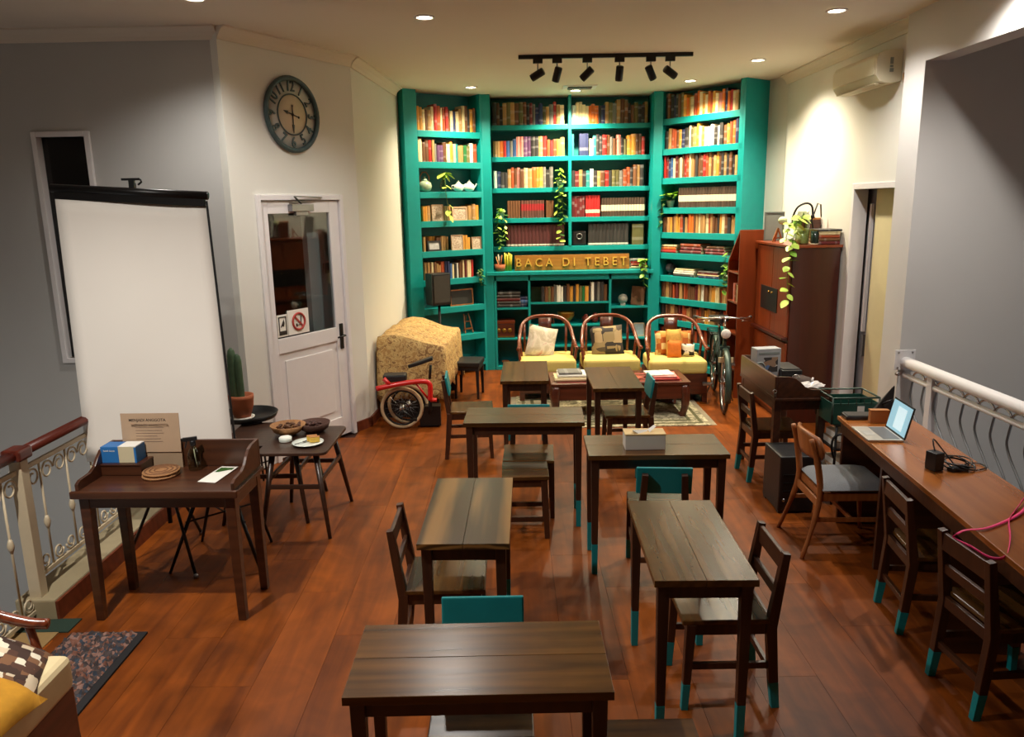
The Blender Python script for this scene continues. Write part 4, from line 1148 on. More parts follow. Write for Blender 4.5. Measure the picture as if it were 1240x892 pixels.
# ------------------------------------------------------------------ gallery desks (curved side panels, raised back): back is local +y
def make_gallery_desk(label):
    L, W = .84, .40
    t = thing('gallery_desk', label, 'desk', (0, 0, 0), 0, 'desks with a raised gallery')
    B().box(-L / 2, L / 2, -W / 2, W / 2, .725, .75).obj('desktop', desk_w, t, .004)
    B().box(-L / 2 - .02, L / 2 + .02, -W / 2 - .025, -W / 2, .712, .752).obj('front_moulding', desk_w, t, .006)
    b = B()
    b.box(-L / 2 + .03, L / 2 - .03, -W / 2 + .01, -W / 2 + .03, .65, .725); b.box(-L / 2 + .03, L / 2 - .03, W / 2 - .03, W / 2 - .01, .65, .725)
    b.box(-L / 2 + .01, -L / 2 + .03, -W / 2 + .02, W / 2 - .02, .65, .725); b.box(L / 2 - .03, L / 2 - .01, -W / 2 + .02, W / 2 - .02, .65, .725)
    b.obj('apron', desk_w, t, .003)
    B().box(-L / 2, L / 2, W / 2 - .02, W / 2, .75, .905).obj('gallery_back', desk_w, t, .004)
    pr = [(-W / 2, .75), (W / 2 - .02, .75), (W / 2 - .02, .905), (W / 2 - .10, .902), (W / 2 - .15, .89), (W / 2 - .19, .86), (W / 2 - .225, .825), (W / 2 - .27, .805), (-W / 2 + .03, .80), (-W / 2, .785)]
    for s in (-1, 1):
        m = Matrix.Translation((s * (L / 2 - .009) - .009, 0, 0)) @ Matrix(((0, 0, 1, 0), (1, 0, 0, 0), (0, 1, 0, 0), (0, 0, 0, 1)))
        B().prism(pr, 0, .018, m).obj('gallery_side', desk_w, t, .003)
        B().box(s * (L / 2 + .008) - .008, s * (L / 2 + .008) + .008, -W / 2, W / 2, .722, .742).obj('side_moulding', desk_w, t, .004)
    for sx in (-1, 1):
        for sy in (-1, 1):
            B().bar((sx * (L / 2 - .035), sy * (W / 2 - .035), .725), (sx * (L / 2 - .03), sy * (W / 2 - .03), 0), .056, .056, .042, .042).obj('leg', desk_w, t, .004)
    return t
gd = make_gallery_desk('dark gallery desk in front of the projector screen')
gd.location = (-1.865, 3.965, 0); gd.rotation_euler = (0, 0, -.03)
dup(gd, (2.125, 5.87, 0), H2, 'dark gallery desk on the right between green bicycle and green crate')
DESKZ = .751
t = thing('wooden_tray', 'dark wooden box on left end of gallery desk under the blue carton', 'box', (-2.16, 4.075, DESKZ), -.03)
B().box(-.118, .118, -.075, .065, 0, .062).obj('box', desk_w, t, .004)
tag(B().box(-.122, .122, -.079, .069, .056, .066).obj('lid', desk_w, t, .003), 'overhanging lid')
t = thing('paper_carton', 'blue and white paper carton on a dark wooden box', 'carton', (-2.17, 4.07, DESKZ + .067), -.03)
B().box(-.098, .0, -.05, .05, 0, .092).obj('blue_end', blue_p, t, .002)
b = B().box(.0, .098, -.05, .05, 0, .092); b.obj('cream_end', pal('cream_card', (206, 194, 160), .7, var=.05), t, .002)
B().box(.088, .0995, -.051, .051, .0, .088).obj('blue_flap', blue_p, t)
B().box(-.0, .098, -.05, .05, .092, .0935).obj('white_top', paper_w, t)
lettering('print', 'facial tissue', .014, paper_w, t, (-.05, -.0508, .07), (PI / 2, 0, 0), .0003)
t = thing('member_card_sign', 'kraft card notice standing against the screen behind the blue carton', 'notice', (-2.035, 4.125, DESKZ + .0), -.03)
m = Matrix.Rotation(-.05, 4, 'X')
B().box(-.165, .165, -.002, .002, .092, .315, m).obj('card', paper_k, t)
B().box(-.165, .165, .004, .03, 0, .10, m).obj('stand', pal('card_back', (150, 126, 100), .9), t)
lettering('heading', 'MENJADI ANGGOTA', .0225, batter, t, (.0, -.016, .283), (PI / 2 - .05, 0, 0), .0004, .0004)
b = B()
for i, wd in enumerate((.13, .16, .15, .16, .12, .14, .15)):
    b.box(-.085, -.085 + wd, -.0032, -.002, .248 - i * .016, .2505 - i * .016, m)
b.obj('text_lines', pal('faint_print', (130, 110, 94), .9), t)
def round_mat(label, p, r=.098):
    t = thing('rattan_trivet', label, 'trivet', p, .3, 'round trivets on the gallery desk')
    B().lathe([(r * .97, 0), (r, .006), (r * .98, .012), (.001, .013)], 28).obj('disc', wicker, t)
    b = B()
    for k in range(3): b.ring((0, 0, .013), r * (.35 + .25 * k), .004, 'z', 24, 5)
    b.obj('coils', pal('coil_tan', (120, 82, 54), .85, var=.3, scale=60), t)
round_mat('lower of two round woven trivets on gallery desk', (-1.94, 4.0, DESKZ))
round_mat('upper of two round woven trivets on gallery desk', (-1.938, 4.003, DESKZ + .018))
t = thing('spray_bottle', 'clear spray bottle with a black trigger on gallery desk', 'spray bottle', (-1.785, 4.085, DESKZ), .4)
B().lathe([(.034, 0), (.036, .01), (.036, .085), (.026, .115), (.014, .13), (.014, .145)], 18, cap=False).obj('bottle', jar_g, t)
b = B().lathe([(.016, .14), (.016, .165), (.012, .17)], 12); b.box(-.05, .025, -.009, .009, .168, .19); b.bar((-.03, 0, .168), (-.042, 0, .13), .008, .01); b.box(-.06, -.048, -.007, .007, .173, .187)
b.obj('trigger', black_p, t, .003)
B().tube([(0, 0, .14), (.01, 0, .01)], .003, 6).obj('dip_tube', paper_w, t)
t = thing('leaflet', 'white leaflet with a green picture lying on gallery desk', 'leaflet', (-1.63, 3.99, DESKZ), -.15)
B().add([(-.045, -.12, .001), (.06, -.125, .001), (.062, .12, .004), (-.04, .125, .001), (-.045, -.12, .0025), (.06, -.125, .0025), (.062, .12, .0055), (-.04, .125, .0025)], [(3, 2, 1, 0), (4, 5, 6, 7), (0, 1, 5, 4), (1, 2, 6, 5), (2, 3, 7, 6), (3, 0, 4, 7)]).obj('sheet', paper_w, t)
tag(B().add([(-.03, .03, .0035), (.05, .03, .0035), (.052, .10, .006), (-.03, .10, .0042)], [(0, 1, 2, 3)]).obj('print', leaf_d, t), 'green printed picture')

# ------------------------------------------------------------------ projector screen
scr = thing('projector_screen', 'white pull up projector screen on a black tripod behind gallery desk', 'screen', (-2.17, 4.50, 0), 0)
mS = Matrix.Translation((0, 0, 2.28)) @ Matrix(((1, 0, 0, 0), (0, 1, 0, 0), (-.066, 0, 1, 0), (0, 0, 0, 1)))
b = B(); nx, nz = 12, 16; vs = []
for k in range(nz + 1):
    for i in range(nx + 1):
        u = i / nx * 2 - 1; v = k / nz
        yb = .012 * math.sin(3 * u + 1.0) * v + .018 * (1 - v) * (1 - u * u) * .6 + .01 * math.sin(2.2 * u - 3 * v)
        vs.append((u * (.425 + .032 * v), yb, -.04 - v * 1.60))
fs = [(k * (nx + 1) + i, k * (nx + 1) + i + 1, (k + 1) * (nx + 1) + i + 1, (k + 1) * (nx + 1) + i) for k in range(nz) for i in range(nx)]
b.add(vs, fs, True, mS)
fab = b.obj('screen_cloth', screen_f, scr)
sm_ = fab.modifiers.new('thick', 'SOLIDIFY'); sm_.thickness = .003
b = B()
b.tube([mS @ Vector((-.445, 0, 0)), mS @ Vector((.445, 0, 0))], .024, 10); b.box(-.425, .425, -.012, .012, -.06, -.01, mS)
b.obj('top_bar', black_m, scr)
b = B()
b.bar(mS @ Vector((.433, .004, -.03)), mS @ Vector((.466, .004, -1.64)), .012, .006)
b.obj('black_edge', black_p, scr)
B().tube([mS @ Vector((-.41, .02, -1.62)), mS @ Vector((.45, .02, -1.62))], .016, 8).obj('bottom_bar', black_m, scr)
b = B()
b.bar((.0, .04, 2.29), (0, .04, 2.345), .03, .02); b.box(-.055, .05, .03, .055, 2.345, 2.358); b.tube([(.05, .04, 2.355), (.055, .04, 2.335), (.035, .04, 2.32)], .006, 6)
b.obj('hook', black_p, scr)
B().tube([(0, .06, 2.33), (0, .02, .25)], .014, 8).obj('pole', black_m, scr)
for x, y in ((.02, .40), (-.28, -.02), (.24, -.24)):
    lg = B().tube([(0, .03, .62), (x, y, .012)], .010, 6).obj('leg', black_m, scr)
    B().ball((x, y, .014), .016).obj('rubber_foot', steel, lg)

# ------------------------------------------------------------------ dark occasional tables, bowls, plate
def occasional(label, loc, rz, w_, d_, h):
    t = thing('occasional_table', label, 'table', loc, rz, 'espresso occasional tables')
    c = .05; pl = []
    for sx, sy, a0 in ((1, 1, 0), (-1, 1, 90), (-1, -1, 180), (1, -1, 270)):
        for k in range(5):
            a = R(a0 + 22.5 * k)
            pl.append((sx * (w_ / 2 - c) + c * math.cos(a), sy * (d_ / 2 - c) + c * math.sin(a)))
    B().prism(pl, h - .02, h).obj('tabletop', dark_t, t, .004)
    for sx in (-1, 1):
        for sy in (-1, 1):
            B().tube([(sx * (w_ / 2 - .09), sy * (d_ / 2 - .09), h - .02), (sx * (w_ / 2 - .005), sy * (d_ / 2 + .01), 0)], [.022, .013], 8).obj('leg', dark_t, t)
    z = h * .58
    for s in (-1, 1):
        B().bar((-(w_ / 2 - .055), s * (d_ / 2 - .05), z), (w_ / 2 - .055, s * (d_ / 2 - .05), z), .018, .03).obj('stretcher', dark_t, t, .002)
        B().bar((s * (w_ / 2 - .055), -(d_ / 2 - .05), z + .04), (s * (w_ / 2 - .055), d_ / 2 - .05, z + .04), .018, .03).obj('stretcher', dark_t, t, .002)
    return t
occasional('espresso low table with splayed legs carrying the plate of cake', (-1.465, 5.125, 0), -.02, .47, .64, .598)
occasional('espresso low table nested behind, its corner showing beyond the bowls', (-1.76, 5.36, 0), .02, .60, .60, .572)
t = thing('wooden_bowl', 'light brown wooden bowl of brown pods on the dark low table', 'bowl', (-1.60, 5.235, .599))
B().lathe([(.05, 0), (.10, .03), (.125, .075), (.118, .075), (.09, .035), (.001, .02)], 24).obj('bowl', wicker, t)
b = B(); rn = random.Random(3)
for i in range(26):
    a = rn.uniform(0, 6.28); r = rn.uniform(0, .075)
    b.ball((r * math.cos(a), r * math.sin(a), .05 + rn.uniform(0, .02)), .016, .012, .010, 7, 5)
tag(b.obj('pods', pal('brown_pods', (98, 64, 38), .7, var=.3, scale=40), t), 'heap of brown pods', kind='stuff')
t = thing('woven_basket', 'dark woven bowl of dried chips right of the light wooden bowl', 'bowl', (-1.43, 5.30, .599))
B().lathe([(.06, 0), (.10, .03), (.115, .07), (.108, .07), (.088, .03), (.001, .015)], 24).obj('bowl', wicker_d, t)
b = B()
for i in range(26):
    a = rn.uniform(0, 6.28); r = rn.uniform(0, .075)
    b.ball((r * math.cos(a), r * math.sin(a), .045 + rn.uniform(0, .02)), .015, .012, .010, 7, 5)
tag(b.obj('dried_chips', pal('dark_chips', (70, 40, 32), .7, var=.3, scale=40), t), 'heap of dark chips', kind='stuff')
t = thing('candle_tin', 'small white round tin before the bowls on the dark low table', 'tin', (-1.575, 5.075, .599))
B().lathe([(.042, 0), (.044, .004), (.044, .028), (.040, .03)], 20).obj('tin', porcel, t); B().lathe([(.038, .03), (.036, .033)], 20).obj('lid', paper_w, t)
t = thing('cake_plate', 'white plate on the corner of the dark low table', 'plate', (-1.40, 5.0, .599))
B().lathe([(.05, 0), (.07, .004), (.105, .014), (.106, .017), (.07, .009), (.001, .007)], 28).obj('plate', porcel, t)
for i, (x, y, a) in enumerate(((.02, .035, .3), (.045, .005, .2))):
    c = thing('cake_slice', ('rear' if i == 0 else 'front') + ' of two yellow cake slices on the white plate', 'cake', (-1.40 + x, 5.0 + y, .612), a, 'cake slices on the plate')
    B().box(-.035, .035, -.012, .012, 0, .035).obj('crumb', cake_m, c, .006)
    B().box(-.034, .034, -.0115, .0115, .035, .039).obj('crust', tan_c, c, .002)
t = thing('dessert_fork', 'small steel fork on the white cake plate', 'fork', (-1.445, 4.985, .614), .9)
b = B().box(-.05, .02, -.004, .004, 0, .003); b.box(.02, .035, -.009, .009, 0, .003)
for q in (-.007, 0, .007): b.box(.035, .055, q - .0015, q + .0015, 0, .003)
b.obj('fork', steel, t)
# black shell chair half hidden behind the desk
t = thing('shell_chair', 'black moulded chair with thin splayed legs tucked behind gallery desk', 'chair', (-1.84, 4.57, 0))
b = B(); vs = []
for k in range(7):
    for i in range(9):
        u = i / 8 * 2 - 1; v = k / 6
        vs.append((u * .2 * (1 - .2 * v * v), -.18 + .36 * v, .44 + .05 * u * u - .03 * math.sin(PI * v)))
b.add(vs, [(k * 9 + i, k * 9 + i + 1, (k + 1) * 9 + i + 1, (k + 1) * 9 + i) for k in range(6) for i in range(8)], True)
o = b.obj('seat_shell', black_p, t); mo = o.modifiers.new('thick', 'SOLIDIFY'); mo.thickness = .012
for p, q in (((-.12, -.13), (-.276, -.243)), ((.12, -.13), (.292, -.265)), ((-.12, .13), (-.26, .215)), ((.12, .13), (.217, .182))):
    B().tube([(p[0], p[1], .43), (q[0], q[1], 0)], [.014, .009], 6).obj('leg', black_m, t)
b = B().tube([(-.18, -.17, .30), (.17, .15, .30)], .006, 5); b.tube([(.19, -.18, .30), (-.18, .16, .30)], .006, 5)
b.obj('cross_brace', black_m, t)
# tray table, cactus
t = thing('tray_table', 'black round tray table under the cactus', 'table', (-2.06, 5.76, 0))
B().lathe([(.205, .585), (.21, .59), (.225, .625), (.219, .625), (.205, .594), (.001, .592)], 32).obj('tray', black_m, t)
for i in range(3):
    a = R(-35 + 120 * i)
    B().tube([(.15 * math.cos(a), .15 * math.sin(a), .588), (.17 * math.cos(a), .17 * math.sin(a), 0)], .008, 6).obj('leg', black_m, t)
B().ring((0, 0, .25), .16, .006, 'z', 24, 5).obj('leg_ring', black_m, t)
t = thing('potted_cactus', 'tall column cactus in a terracotta pot beside the screen', 'plant', (-2.09, 5.72, .594))
B().lathe([(.085, 0), (.09, .012), (.082, .012)], 24).obj('saucer', paper_w, t)
B().lathe([(.062, .012), (.088, .10), (.092, .15), (.094, .155), (.094, .185), (.082, .185), (.08, .16), (.001, .155)], 24).obj('pot', terra, t)
B().lathe([(.079, .156), (.001, .165)], 20).obj('pebbles', pal('pebbles', (214, 196, 170), .8, var=.3, scale=120, bump=.5), t)
for x, y, h, r in ((-.045, 0, .40, .030), (-.005, .01, .35, .026)):
    b = B(); nn = 16; vs = []; pr = [(1, 0), (1.05, .1), (1.0, .5), (.95, .85), (.7, .95), (.2, 1.0)]
    for rr, zz in pr:
        for j in range(nn):
            a = 2 * PI * j / nn; q = r * rr * (1 + (.14 if j % 2 else -.1))
            vs.append((x + q * math.cos(a), y + q * math.sin(a), .15 + zz * h))
    fs = [(k * nn + j, k * nn + (j + 1) % nn, (k + 1) * nn + (j + 1) % nn, (k + 1) * nn + j) for k in range(5) for j in range(nn)] + [tuple(5 * nn + j for j in range(nn))]
    b.add(vs, fs, True); b.obj('cactus_column', cactus_m, t)

# ------------------------------------------------------------------ wall clock on the diagonal wall
mw = Matrix.Translation(DA) @ Matrix.Rotation(DRZ, 4, 'Z')
ck = thing('wall_clock', 'large round verdigris wall clock above the white door', 'clock', mw @ Vector((.709, -.002, 2.944)), DRZ)
b = B().ring((0, -.02, 0), .292, .021, 'y', 48, 8); b.ring((0, -.018, 0), .165, .006, 'y', 36, 6)
b.obj('rim', clock_m, ck)
B().lathe([(.28, 0), (.28, .006), (.001, .006)], 40, Matrix.Rotation(PI / 2, 4, 'X')).obj('back_plate', pal('clock_ground', (206, 204, 194), .7), ck)
B().lathe([(.163, .006), (.16, .014), (.001, .016)], 40, Matrix.Rotation(PI / 2, 4, 'X')).obj('dial', clock_f, ck)
for h in range(1, 13):
    a = R(90 - 30 * h)
    th = PI / 2 - a + (PI if math.sin(a) < -.1 else 0)
    lettering('numeral', str(h), .125, clock_m, ck, (.228 * math.cos(a), -.012, .228 * math.sin(a)), (Matrix.Rotation(th, 3, 'Y') @ Matrix.Rotation(PI / 2, 3, 'X')).to_euler(), .004, .0015, .8)
def hand(name, ang, ln, tail):
    d = Vector((math.sin(ang), 0, math.cos(ang))); o_ = Vector((0, -.022, 0))
    b = B().bar(o_ - d * tail, o_ + d * ln * .6, .008, .004, up=(0, 1, 0)); b.bar(o_ + d * ln * .55, o_ + d * ln, .026, .004, .003, .004, up=(0, 1, 0))
    b.ball(o_ - d * tail, .011, .004, .011, 10, 6)
    b.obj(name, black_m, ck)
hand('hour_hand', R(285), .105, .07); hand('minute_hand', R(180), .15, .07)
B().ball((0, -.022, 0), .013, .008, .013).obj('hub', black_m, ck)

# ------------------------------------------------------------------ horseshoe armchairs: front is local -y
def smooth(pts, n=4):
    pts = [Vector(p) for p in pts]; out = []
    for i in range(len(pts) - 1):
        p0, p1, p2, p3 = pts[max(i - 1, 0)], pts[i], pts[i + 1], pts[min(i + 2, len(pts) - 1)]
        for k in range(n):
            t = k / n
            out.append(.5 * ((2 * p1) + (p2 - p0) * t + (2 * p0 - 5 * p1 + 4 * p2 - p3) * t * t + (3 * p1 - p0 - 3 * p2 + p3) * t ** 3))
    out.append(pts[-1]); return out
def pillow(b, w_, h_, d_, mtx, n=8, sag=.12, pw=4):
    """soft cushion, w along x, h along z, thickness along y"""
    for s in (-1, 1):
        vs = []
        for k in range(n + 1):
            for i in range(n + 1):
                u = i / n * 2 - 1; v = k / n * 2 - 1
                t = max(0, (1 - abs(u) ** pw) * (1 - abs(v) ** pw)) ** .5
                pin = 1 - sag * (u * u + v * v - u * u * v * v) * .5 + sag * .5 * (u * u * v * v)
                vs.append((u * w_ / 2 * pin, s * d_ / 2 * t, v * h_ / 2 * pin))
        b.add(vs, [(k * (n + 1) + i, k * (n + 1) + i + 1, (k + 1) * (n + 1) + i + 1, (k + 1) * (n + 1) + i) for k in range(n) for i in range(n)], True, mtx)
    return b
def armchair(label, cushion, group=None, fw=None, loc=(0, 0, 0), rz=0):
    t = thing('horseshoe_armchair', label, 'armchair', loc, rz, group)
    fw = fw or rose_w
    B().box(-.32, .32, -.28, .30, .09, .32).obj('base_box', rose_d, t, .008)
    for sx in (-1, 1):
        for sy in (-.25, .27):
            B().box(sx * .295 - .028, sx * .295 + .028, sy - .028, sy + .028, 0, .10).obj('leg', rose_d, t, .004)
    B().box(-.315, .315, -.30, .27, .32, .47).obj('seat_cushion', cushion, t, .045, 4)
    pts = smooth([(-.332, -.21, .585), (-.32, -.13, .60), (-.31, .02, .66), (-.27, .19, .80), (-.16, .285, .87), (0, .305, .885), (.16, .285, .87), (.27, .19, .80), (.31, .02, .66), (.32, -.13, .60), (.332, -.21, .585)], 4)
    B().tube(pts, .021, 10).obj('horseshoe_rail', fw, t)
    for s in (-1, 1):
        B().tube(smooth([(s * .30, .02, .31), (s * .285, .0, .46), (s * .31, .02, .65)], 3), .016, 8).obj('arm_post', fw, t)
        B().tube(smooth([(s * .30, -.2, .31), (s * .31, -.17, .46), (s * .33, -.13, .59)], 3), .016, 8).obj('arm_post', fw, t)
        B().tube([(s * .24, .24, .31), (s * .245, .225, .82)], .015, 8).obj('back_post', fw, t)
    b = B(); vs = []
    for k in range(6):
        for i in range(4):
            vs.append((-.075 + .05 * i, .26 + .03 * k / 5 + .01 * math.sin(k), .31 + .555 * k / 5))
    b.add(vs, [(k * 4 + i, k * 4 + i + 1, (k + 1) * 4 + i + 1, (k + 1) * 4 + i) for k in range(5) for i in range(3)], True)
    o = b.obj('back_splat', rose_d, t); mo = o.modifiers.new('thick', 'SOLIDIFY'); mo.thickness = .014
    return t
G3 = 'yellow seated armchairs before the bookcase'
armchair('leftmost yellow seated horseshoe armchair, holding a pale print cushion', yell_f, G3, None, (.40, 8.62, 0), .02)
armchair('middle yellow seated horseshoe armchair, holding a patchwork cushion', yell_f, G3, None, (1.115, 8.60, 0), 0)
armchair('rightmost yellow seated horseshoe armchair, holding orange cushions', yell_f, G3, None, (1.83, 8.46, 0), -.03)
def cushion(label, p, rz, w_, h_, mat, tilt=-.35, roll=0, d=.11, group='cushions on the yellow armchairs'):
    o = pillow(B(), w_, h_, d, None, 9).obj('cushion', mat)
    o.matrix_world = Matrix.Translation(p) @ Matrix.Rotation(rz, 4, 'Z') @ Matrix.Rotation(tilt, 4, 'X') @ Matrix.Rotation(roll, 4, 'Y')
    return tag(o, label, 'cushion', group)
cushion('pale printed cushion leaning on left yellow armchair', (.345, 8.70, .615), .15, .34, .38, cush1, -.45, .25)
cushion('grey patchwork cushion leaning on middle yellow armchair', (1.10, 8.70, .615), 0, .38, .36, cush2, -.4, -.05)
cushion('orange print cushion lying behind on right yellow armchair', (1.84, 8.58, .60), -.05, .42, .28, cush3, -.35, 0)
cushion('golden upright bolster cushion in front on right yellow armchair', (1.83, 8.49, .605), 0, .18, .34, ora_y, -.3, 0, .09)
cushion('small deep orange cushion at front of right yellow armchair', (1.82, 8.40, .555), 0, .16, .20, orange_f, -.3, .05, .08)
cushion('white faced cushion with dark spots on right yellow armchair', (1.975, 8.43, .545), -.2, .15, .14, patterned('spotted_white', [(232, 222, 200), (232, 222, 200), (40, 34, 32), (232, 222, 200)], 18), -.3, 0, .08)
# front left armchair, only its corner in view: faces +x
ac = armchair('rosewood armchair cut by the lower left corner, with patterned cushions', pal('cream_seat', (206, 188, 146), .9), None, rose_w, (-2.06, 2.42, 0), H2)
cushion('brown and cream batik cushion on armchair at lower left corner', (-1.92, 2.58, .50), H2 + .5, .36, .30, batik2, -1.0, .2, .12, 'cushions on the corner armchair')
cushion('yellow cushion on armchair at lower left corner', (-1.86, 2.36, .50), H2, .30, .28, pal('mustard_fabric', (186, 132, 28), .9, var=.25, scale=30), -1.1, .1, .10, 'cushions on the corner armchair')

# ------------------------------------------------------------------ coffee table, books on it, rugs
t = thing('coffee_table', 'long dark coffee table with curved legs before the yellow armchairs', 'table', (1.105, 7.86, 0))
b = B()
b.box(-.71, .71, -.30, -.24, .35, .378); b.box(-.71, .71, .24, .30, .35, .378); b.box(-.71, -.64, -.24, .24, .35, .378); b.box(.64, .71, -.24, .24, .35, .378)
b.obj('top_frame', rose_d, t, .004)
for i in range(8):
    y = -.238 + i * .0597
    B().box(-.638, .638, y, y + .056, .352, .374).obj('slat', rose_w if i % 2 else pal('runner_red_%d' % i, (132, 52, 46), .7), t, .002)
b = B(); b.box(-.66, .66, -.285, -.26, .20, .35); b.box(-.66, .66, .26, .285, .20, .35); b.box(-.69, -.665, -.26, .26, .20, .35); b.box(.665, .69, -.26, .26, .20, .35)
b.obj('apron', rose_d, t, .004)
for sx in (-1, 1):
    for sy in (-1, 1):
        x, y = sx * .655, sy * .255
        B().tube(smooth([(x, y, .34), (x + sx * .012, y + sy * .012, .22), (x + sx * .008, y + sy * .008, .11), (x - sx * .006, y - sy * .006, .04), (x - sx * .018, y - sy * .014, .012)], 3), [.05, .05, .05, .046, .044, .041, .038, .036, .036, .038, .042, .044, .040], 8).obj('leg', rose_d, t)
def lying(label, p, rz, w_, d_, h_, c, group):
    o = bpy.data.objects.new('book', BOOKME[c]); COL.objects.link(o)
    m = Matrix.Translation(p) @ Matrix.Rotation(rz, 4, 'Z') @ Matrix.Translation((0, 0, h_ / 2 + .0005)) @ Matrix.Rotation(PI / 2, 4, 'Y') @ Matrix.Diagonal((h_, d_, w_, 1)) @ Matrix.Translation((0, 0, -.5))
    o.matrix_world = m
    tag(o, label, 'book', group)
lying('large cream book, lowest on left end of coffee table', (.62, 7.80, .379), .03, .36, .26, .035, 'cream', 'books on the coffee table')
lying('white book in middle of pile on left end of coffee table', (.63, 7.81, .416), .0, .32, .24, .03, 'white', 'books on the coffee table')
lying('grey covered book on top of pile on left end of coffee table', (.60, 7.80, .447), .05, .24, .2, .02, 'grey', 'books on the coffee table')
lying('red magazine, lowest on right half of coffee table', (1.56, 7.77, .379), .02, .32, .24, .02, 'red', 'books on the coffee table')
lying('pinkish magazine in middle of right hand pile on coffee table', (1.55, 7.78, .400), -.05, .30, .22, .018, 'pink', 'books on the coffee table')
lying('white patterned magazine on top of right hand pile on coffee table', (1.53, 7.80, .419), .10, .27, .21, .012, 'white', 'books on the coffee table')
lying('rust coloured leaflet lying alone near middle of coffee table', (1.27, 7.78, .379), .6, .17, .12, .006, 'rust', 'books on the coffee table')
rg = thing('patterned_rug', 'cream and olive patterned rug under the coffee table', 'rug', (1.0, 7.95, 0))
B().box(-.96, .96, -.68, .60, .0005, .010).obj('pile', rug_m, rg)
b = B()
for o_ in (.06, .16):
    b.box(-.96 + o_, .96 - o_, -.68 + o_, -.68 + o_ + .035, .0095, .0112); b.box(-.96 + o_, .96 - o_, .60 - o_ - .035, .60 - o_, .0095, .0112)
    b.box(-.96 + o_, -.96 + o_ + .035, -.68 + o_ + .036, .60 - o_ - .036, .0095, .0112); b.box(.96 - o_ - .035, .96 - o_, -.68 + o_ + .036, .60 - o_ - .036, .0095, .0112)
b.obj('border_bands', pal('olive_band', (96, 92, 60), .9, var=.3, scale=40), rg)
b = B()
for i in range(64):
    y = -.67 + i * .0198
    for s in (-1, 1): b.box(s * .99 - .03, s * .99 + .03, y, y + .008, .001, .005)
tag(b.obj('fringe', pal('fringe_cream', (190, 180, 150), .9), rg), 'cream fringe along both short ends', kind='stuff')
t = thing('rag_rug', 'shaggy multicoloured rag rug with a dark border at lower left', 'rug', (-2.13, 3.20, 0))
B().box(-.21, .19, -.62, .45, .0005, .012).obj('dark_border', pal('rug_border', (30, 28, 30), .95), t)
b = B(); rn = random.Random(5); nx, ny = 26, 66; vs = []
for k in range(ny + 1):
    for i in range(nx + 1):
        vs.append((-.20 + .35 * i / nx, -.60 + 1.03 * k / ny, .014 + (rn.uniform(0, .034) if 0 < i < nx and 0 < k < ny else 0)))
b.add(vs, [(k * (nx + 1) + i, k * (nx + 1) + i + 1, (k + 1) * (nx + 1) + i + 1, (k + 1) * (nx + 1) + i) for k in range(ny) for i in range(nx)])
tag(b.obj('pile', rag_m, t), 'shaggy pile', kind='stuff')
t = thing('floor_mat', 'beige mat with a dark green edge beside the railing post', 'mat', (-2.53, 3.55, 0))
B().box(-.17, .11, -.6, .12, .0005, .006).obj('field', mat_b, t); B().box(-.17, .16, .121, .255, .0005, .007).obj('green_edge', mat_g, t)

# ------------------------------------------------------------------ covered piano and its black stool
pn = thing('covered_piano', 'upright keyboard draped in a brown batik cloth by the left bookcase', 'piano', (-.995, 8.38, 0), R(-3.8))
prf = [(-.355, .55), (-.35, .80), (-.335, .865), (-.22, .885), (-.10, .875), (.02, .835), (.14, .79), (.25, .765), (.325, .755), (.345, .72), (.355, .58), (.365, .42), (.37, .30)]
b = B(); ny = 22; m_ = len(prf); vs = []
for k in range(ny + 1):
    v = k / ny * 2 - 1
    for i, (x, z) in enumerate(prf):
        hang = max(0, (i - 8) / 4)
        vs.append((x + .014 * hang * math.sin(k * 1.7), v * .66, z + .007 * math.sin(5 * v + i) + .006 * math.sin(11 * v) - (.05 * hang * math.sin(k * .9) if i > 10 else 0)))
b.add(vs, [(k * m_ + i, k * m_ + i + 1, (k + 1) * m_ + i + 1, (k + 1) * m_ + i) for k in range(ny) for i in range(m_ - 1)], True)
for s_, base in ((-1, 0), (1, ny)):
    nk = 7; vs = []
    for q in range(nk + 1):
        f_ = q / nk
        for i in range(m_):
            x, y, z = b.v[base * m_ + i]
            zb = .20 + .03 * math.sin(i * 1.9) - (.0 if i < 9 else .04)
            vs.append((x * (1 + .03 * f_), y + s_ * (.03 * f_ + .016 * f_ * math.sin(i * 2.4)), z + (min(z, zb) - z) * f_))
    b.add(vs, [(q * m_ + i, q * m_ + i + 1, (q + 1) * m_ + i + 1, (q + 1) * m_ + i) for q in range(nk) for i in range(m_ - 1)], True)
o = b.obj('batik_cover', batik, pn); mo = o.modifiers.new('thick', 'SOLIDIFY'); mo.thickness = .004
bb = B().box(-.33, -.12, -.63, .63, 0, .84); bb.box(-.12, .30, -.63, .63, .55, .72)
bb.obj('piano_case', black_p, pn, .01)
for s_ in (-1, 1): B().box(-.10, .27, s_ * .6 - .03, s_ * .6 + .03, 0, .55).obj('leg_panel', black_p, pn, .005)
t = thing('piano_stool', 'black padded stool beside the covered piano', 'stool', (-.50, 8.66, 0), R(-8))
B().box(-.155, .155, -.17, .19, .37, .43).obj('padded_seat', black_l, t, .018, 3)
B().box(-.14, .14, -.155, .175, .33, .37).obj('apron', black_p, t, .003)
for sx in (-1, 1):
    for sy in (-.14, .16):
        B().bar((sx * .125, sy, .34), (sx * .13, sy * 1.03, 0), .036, .036, .026, .026).obj('leg', black_p, t, .003)

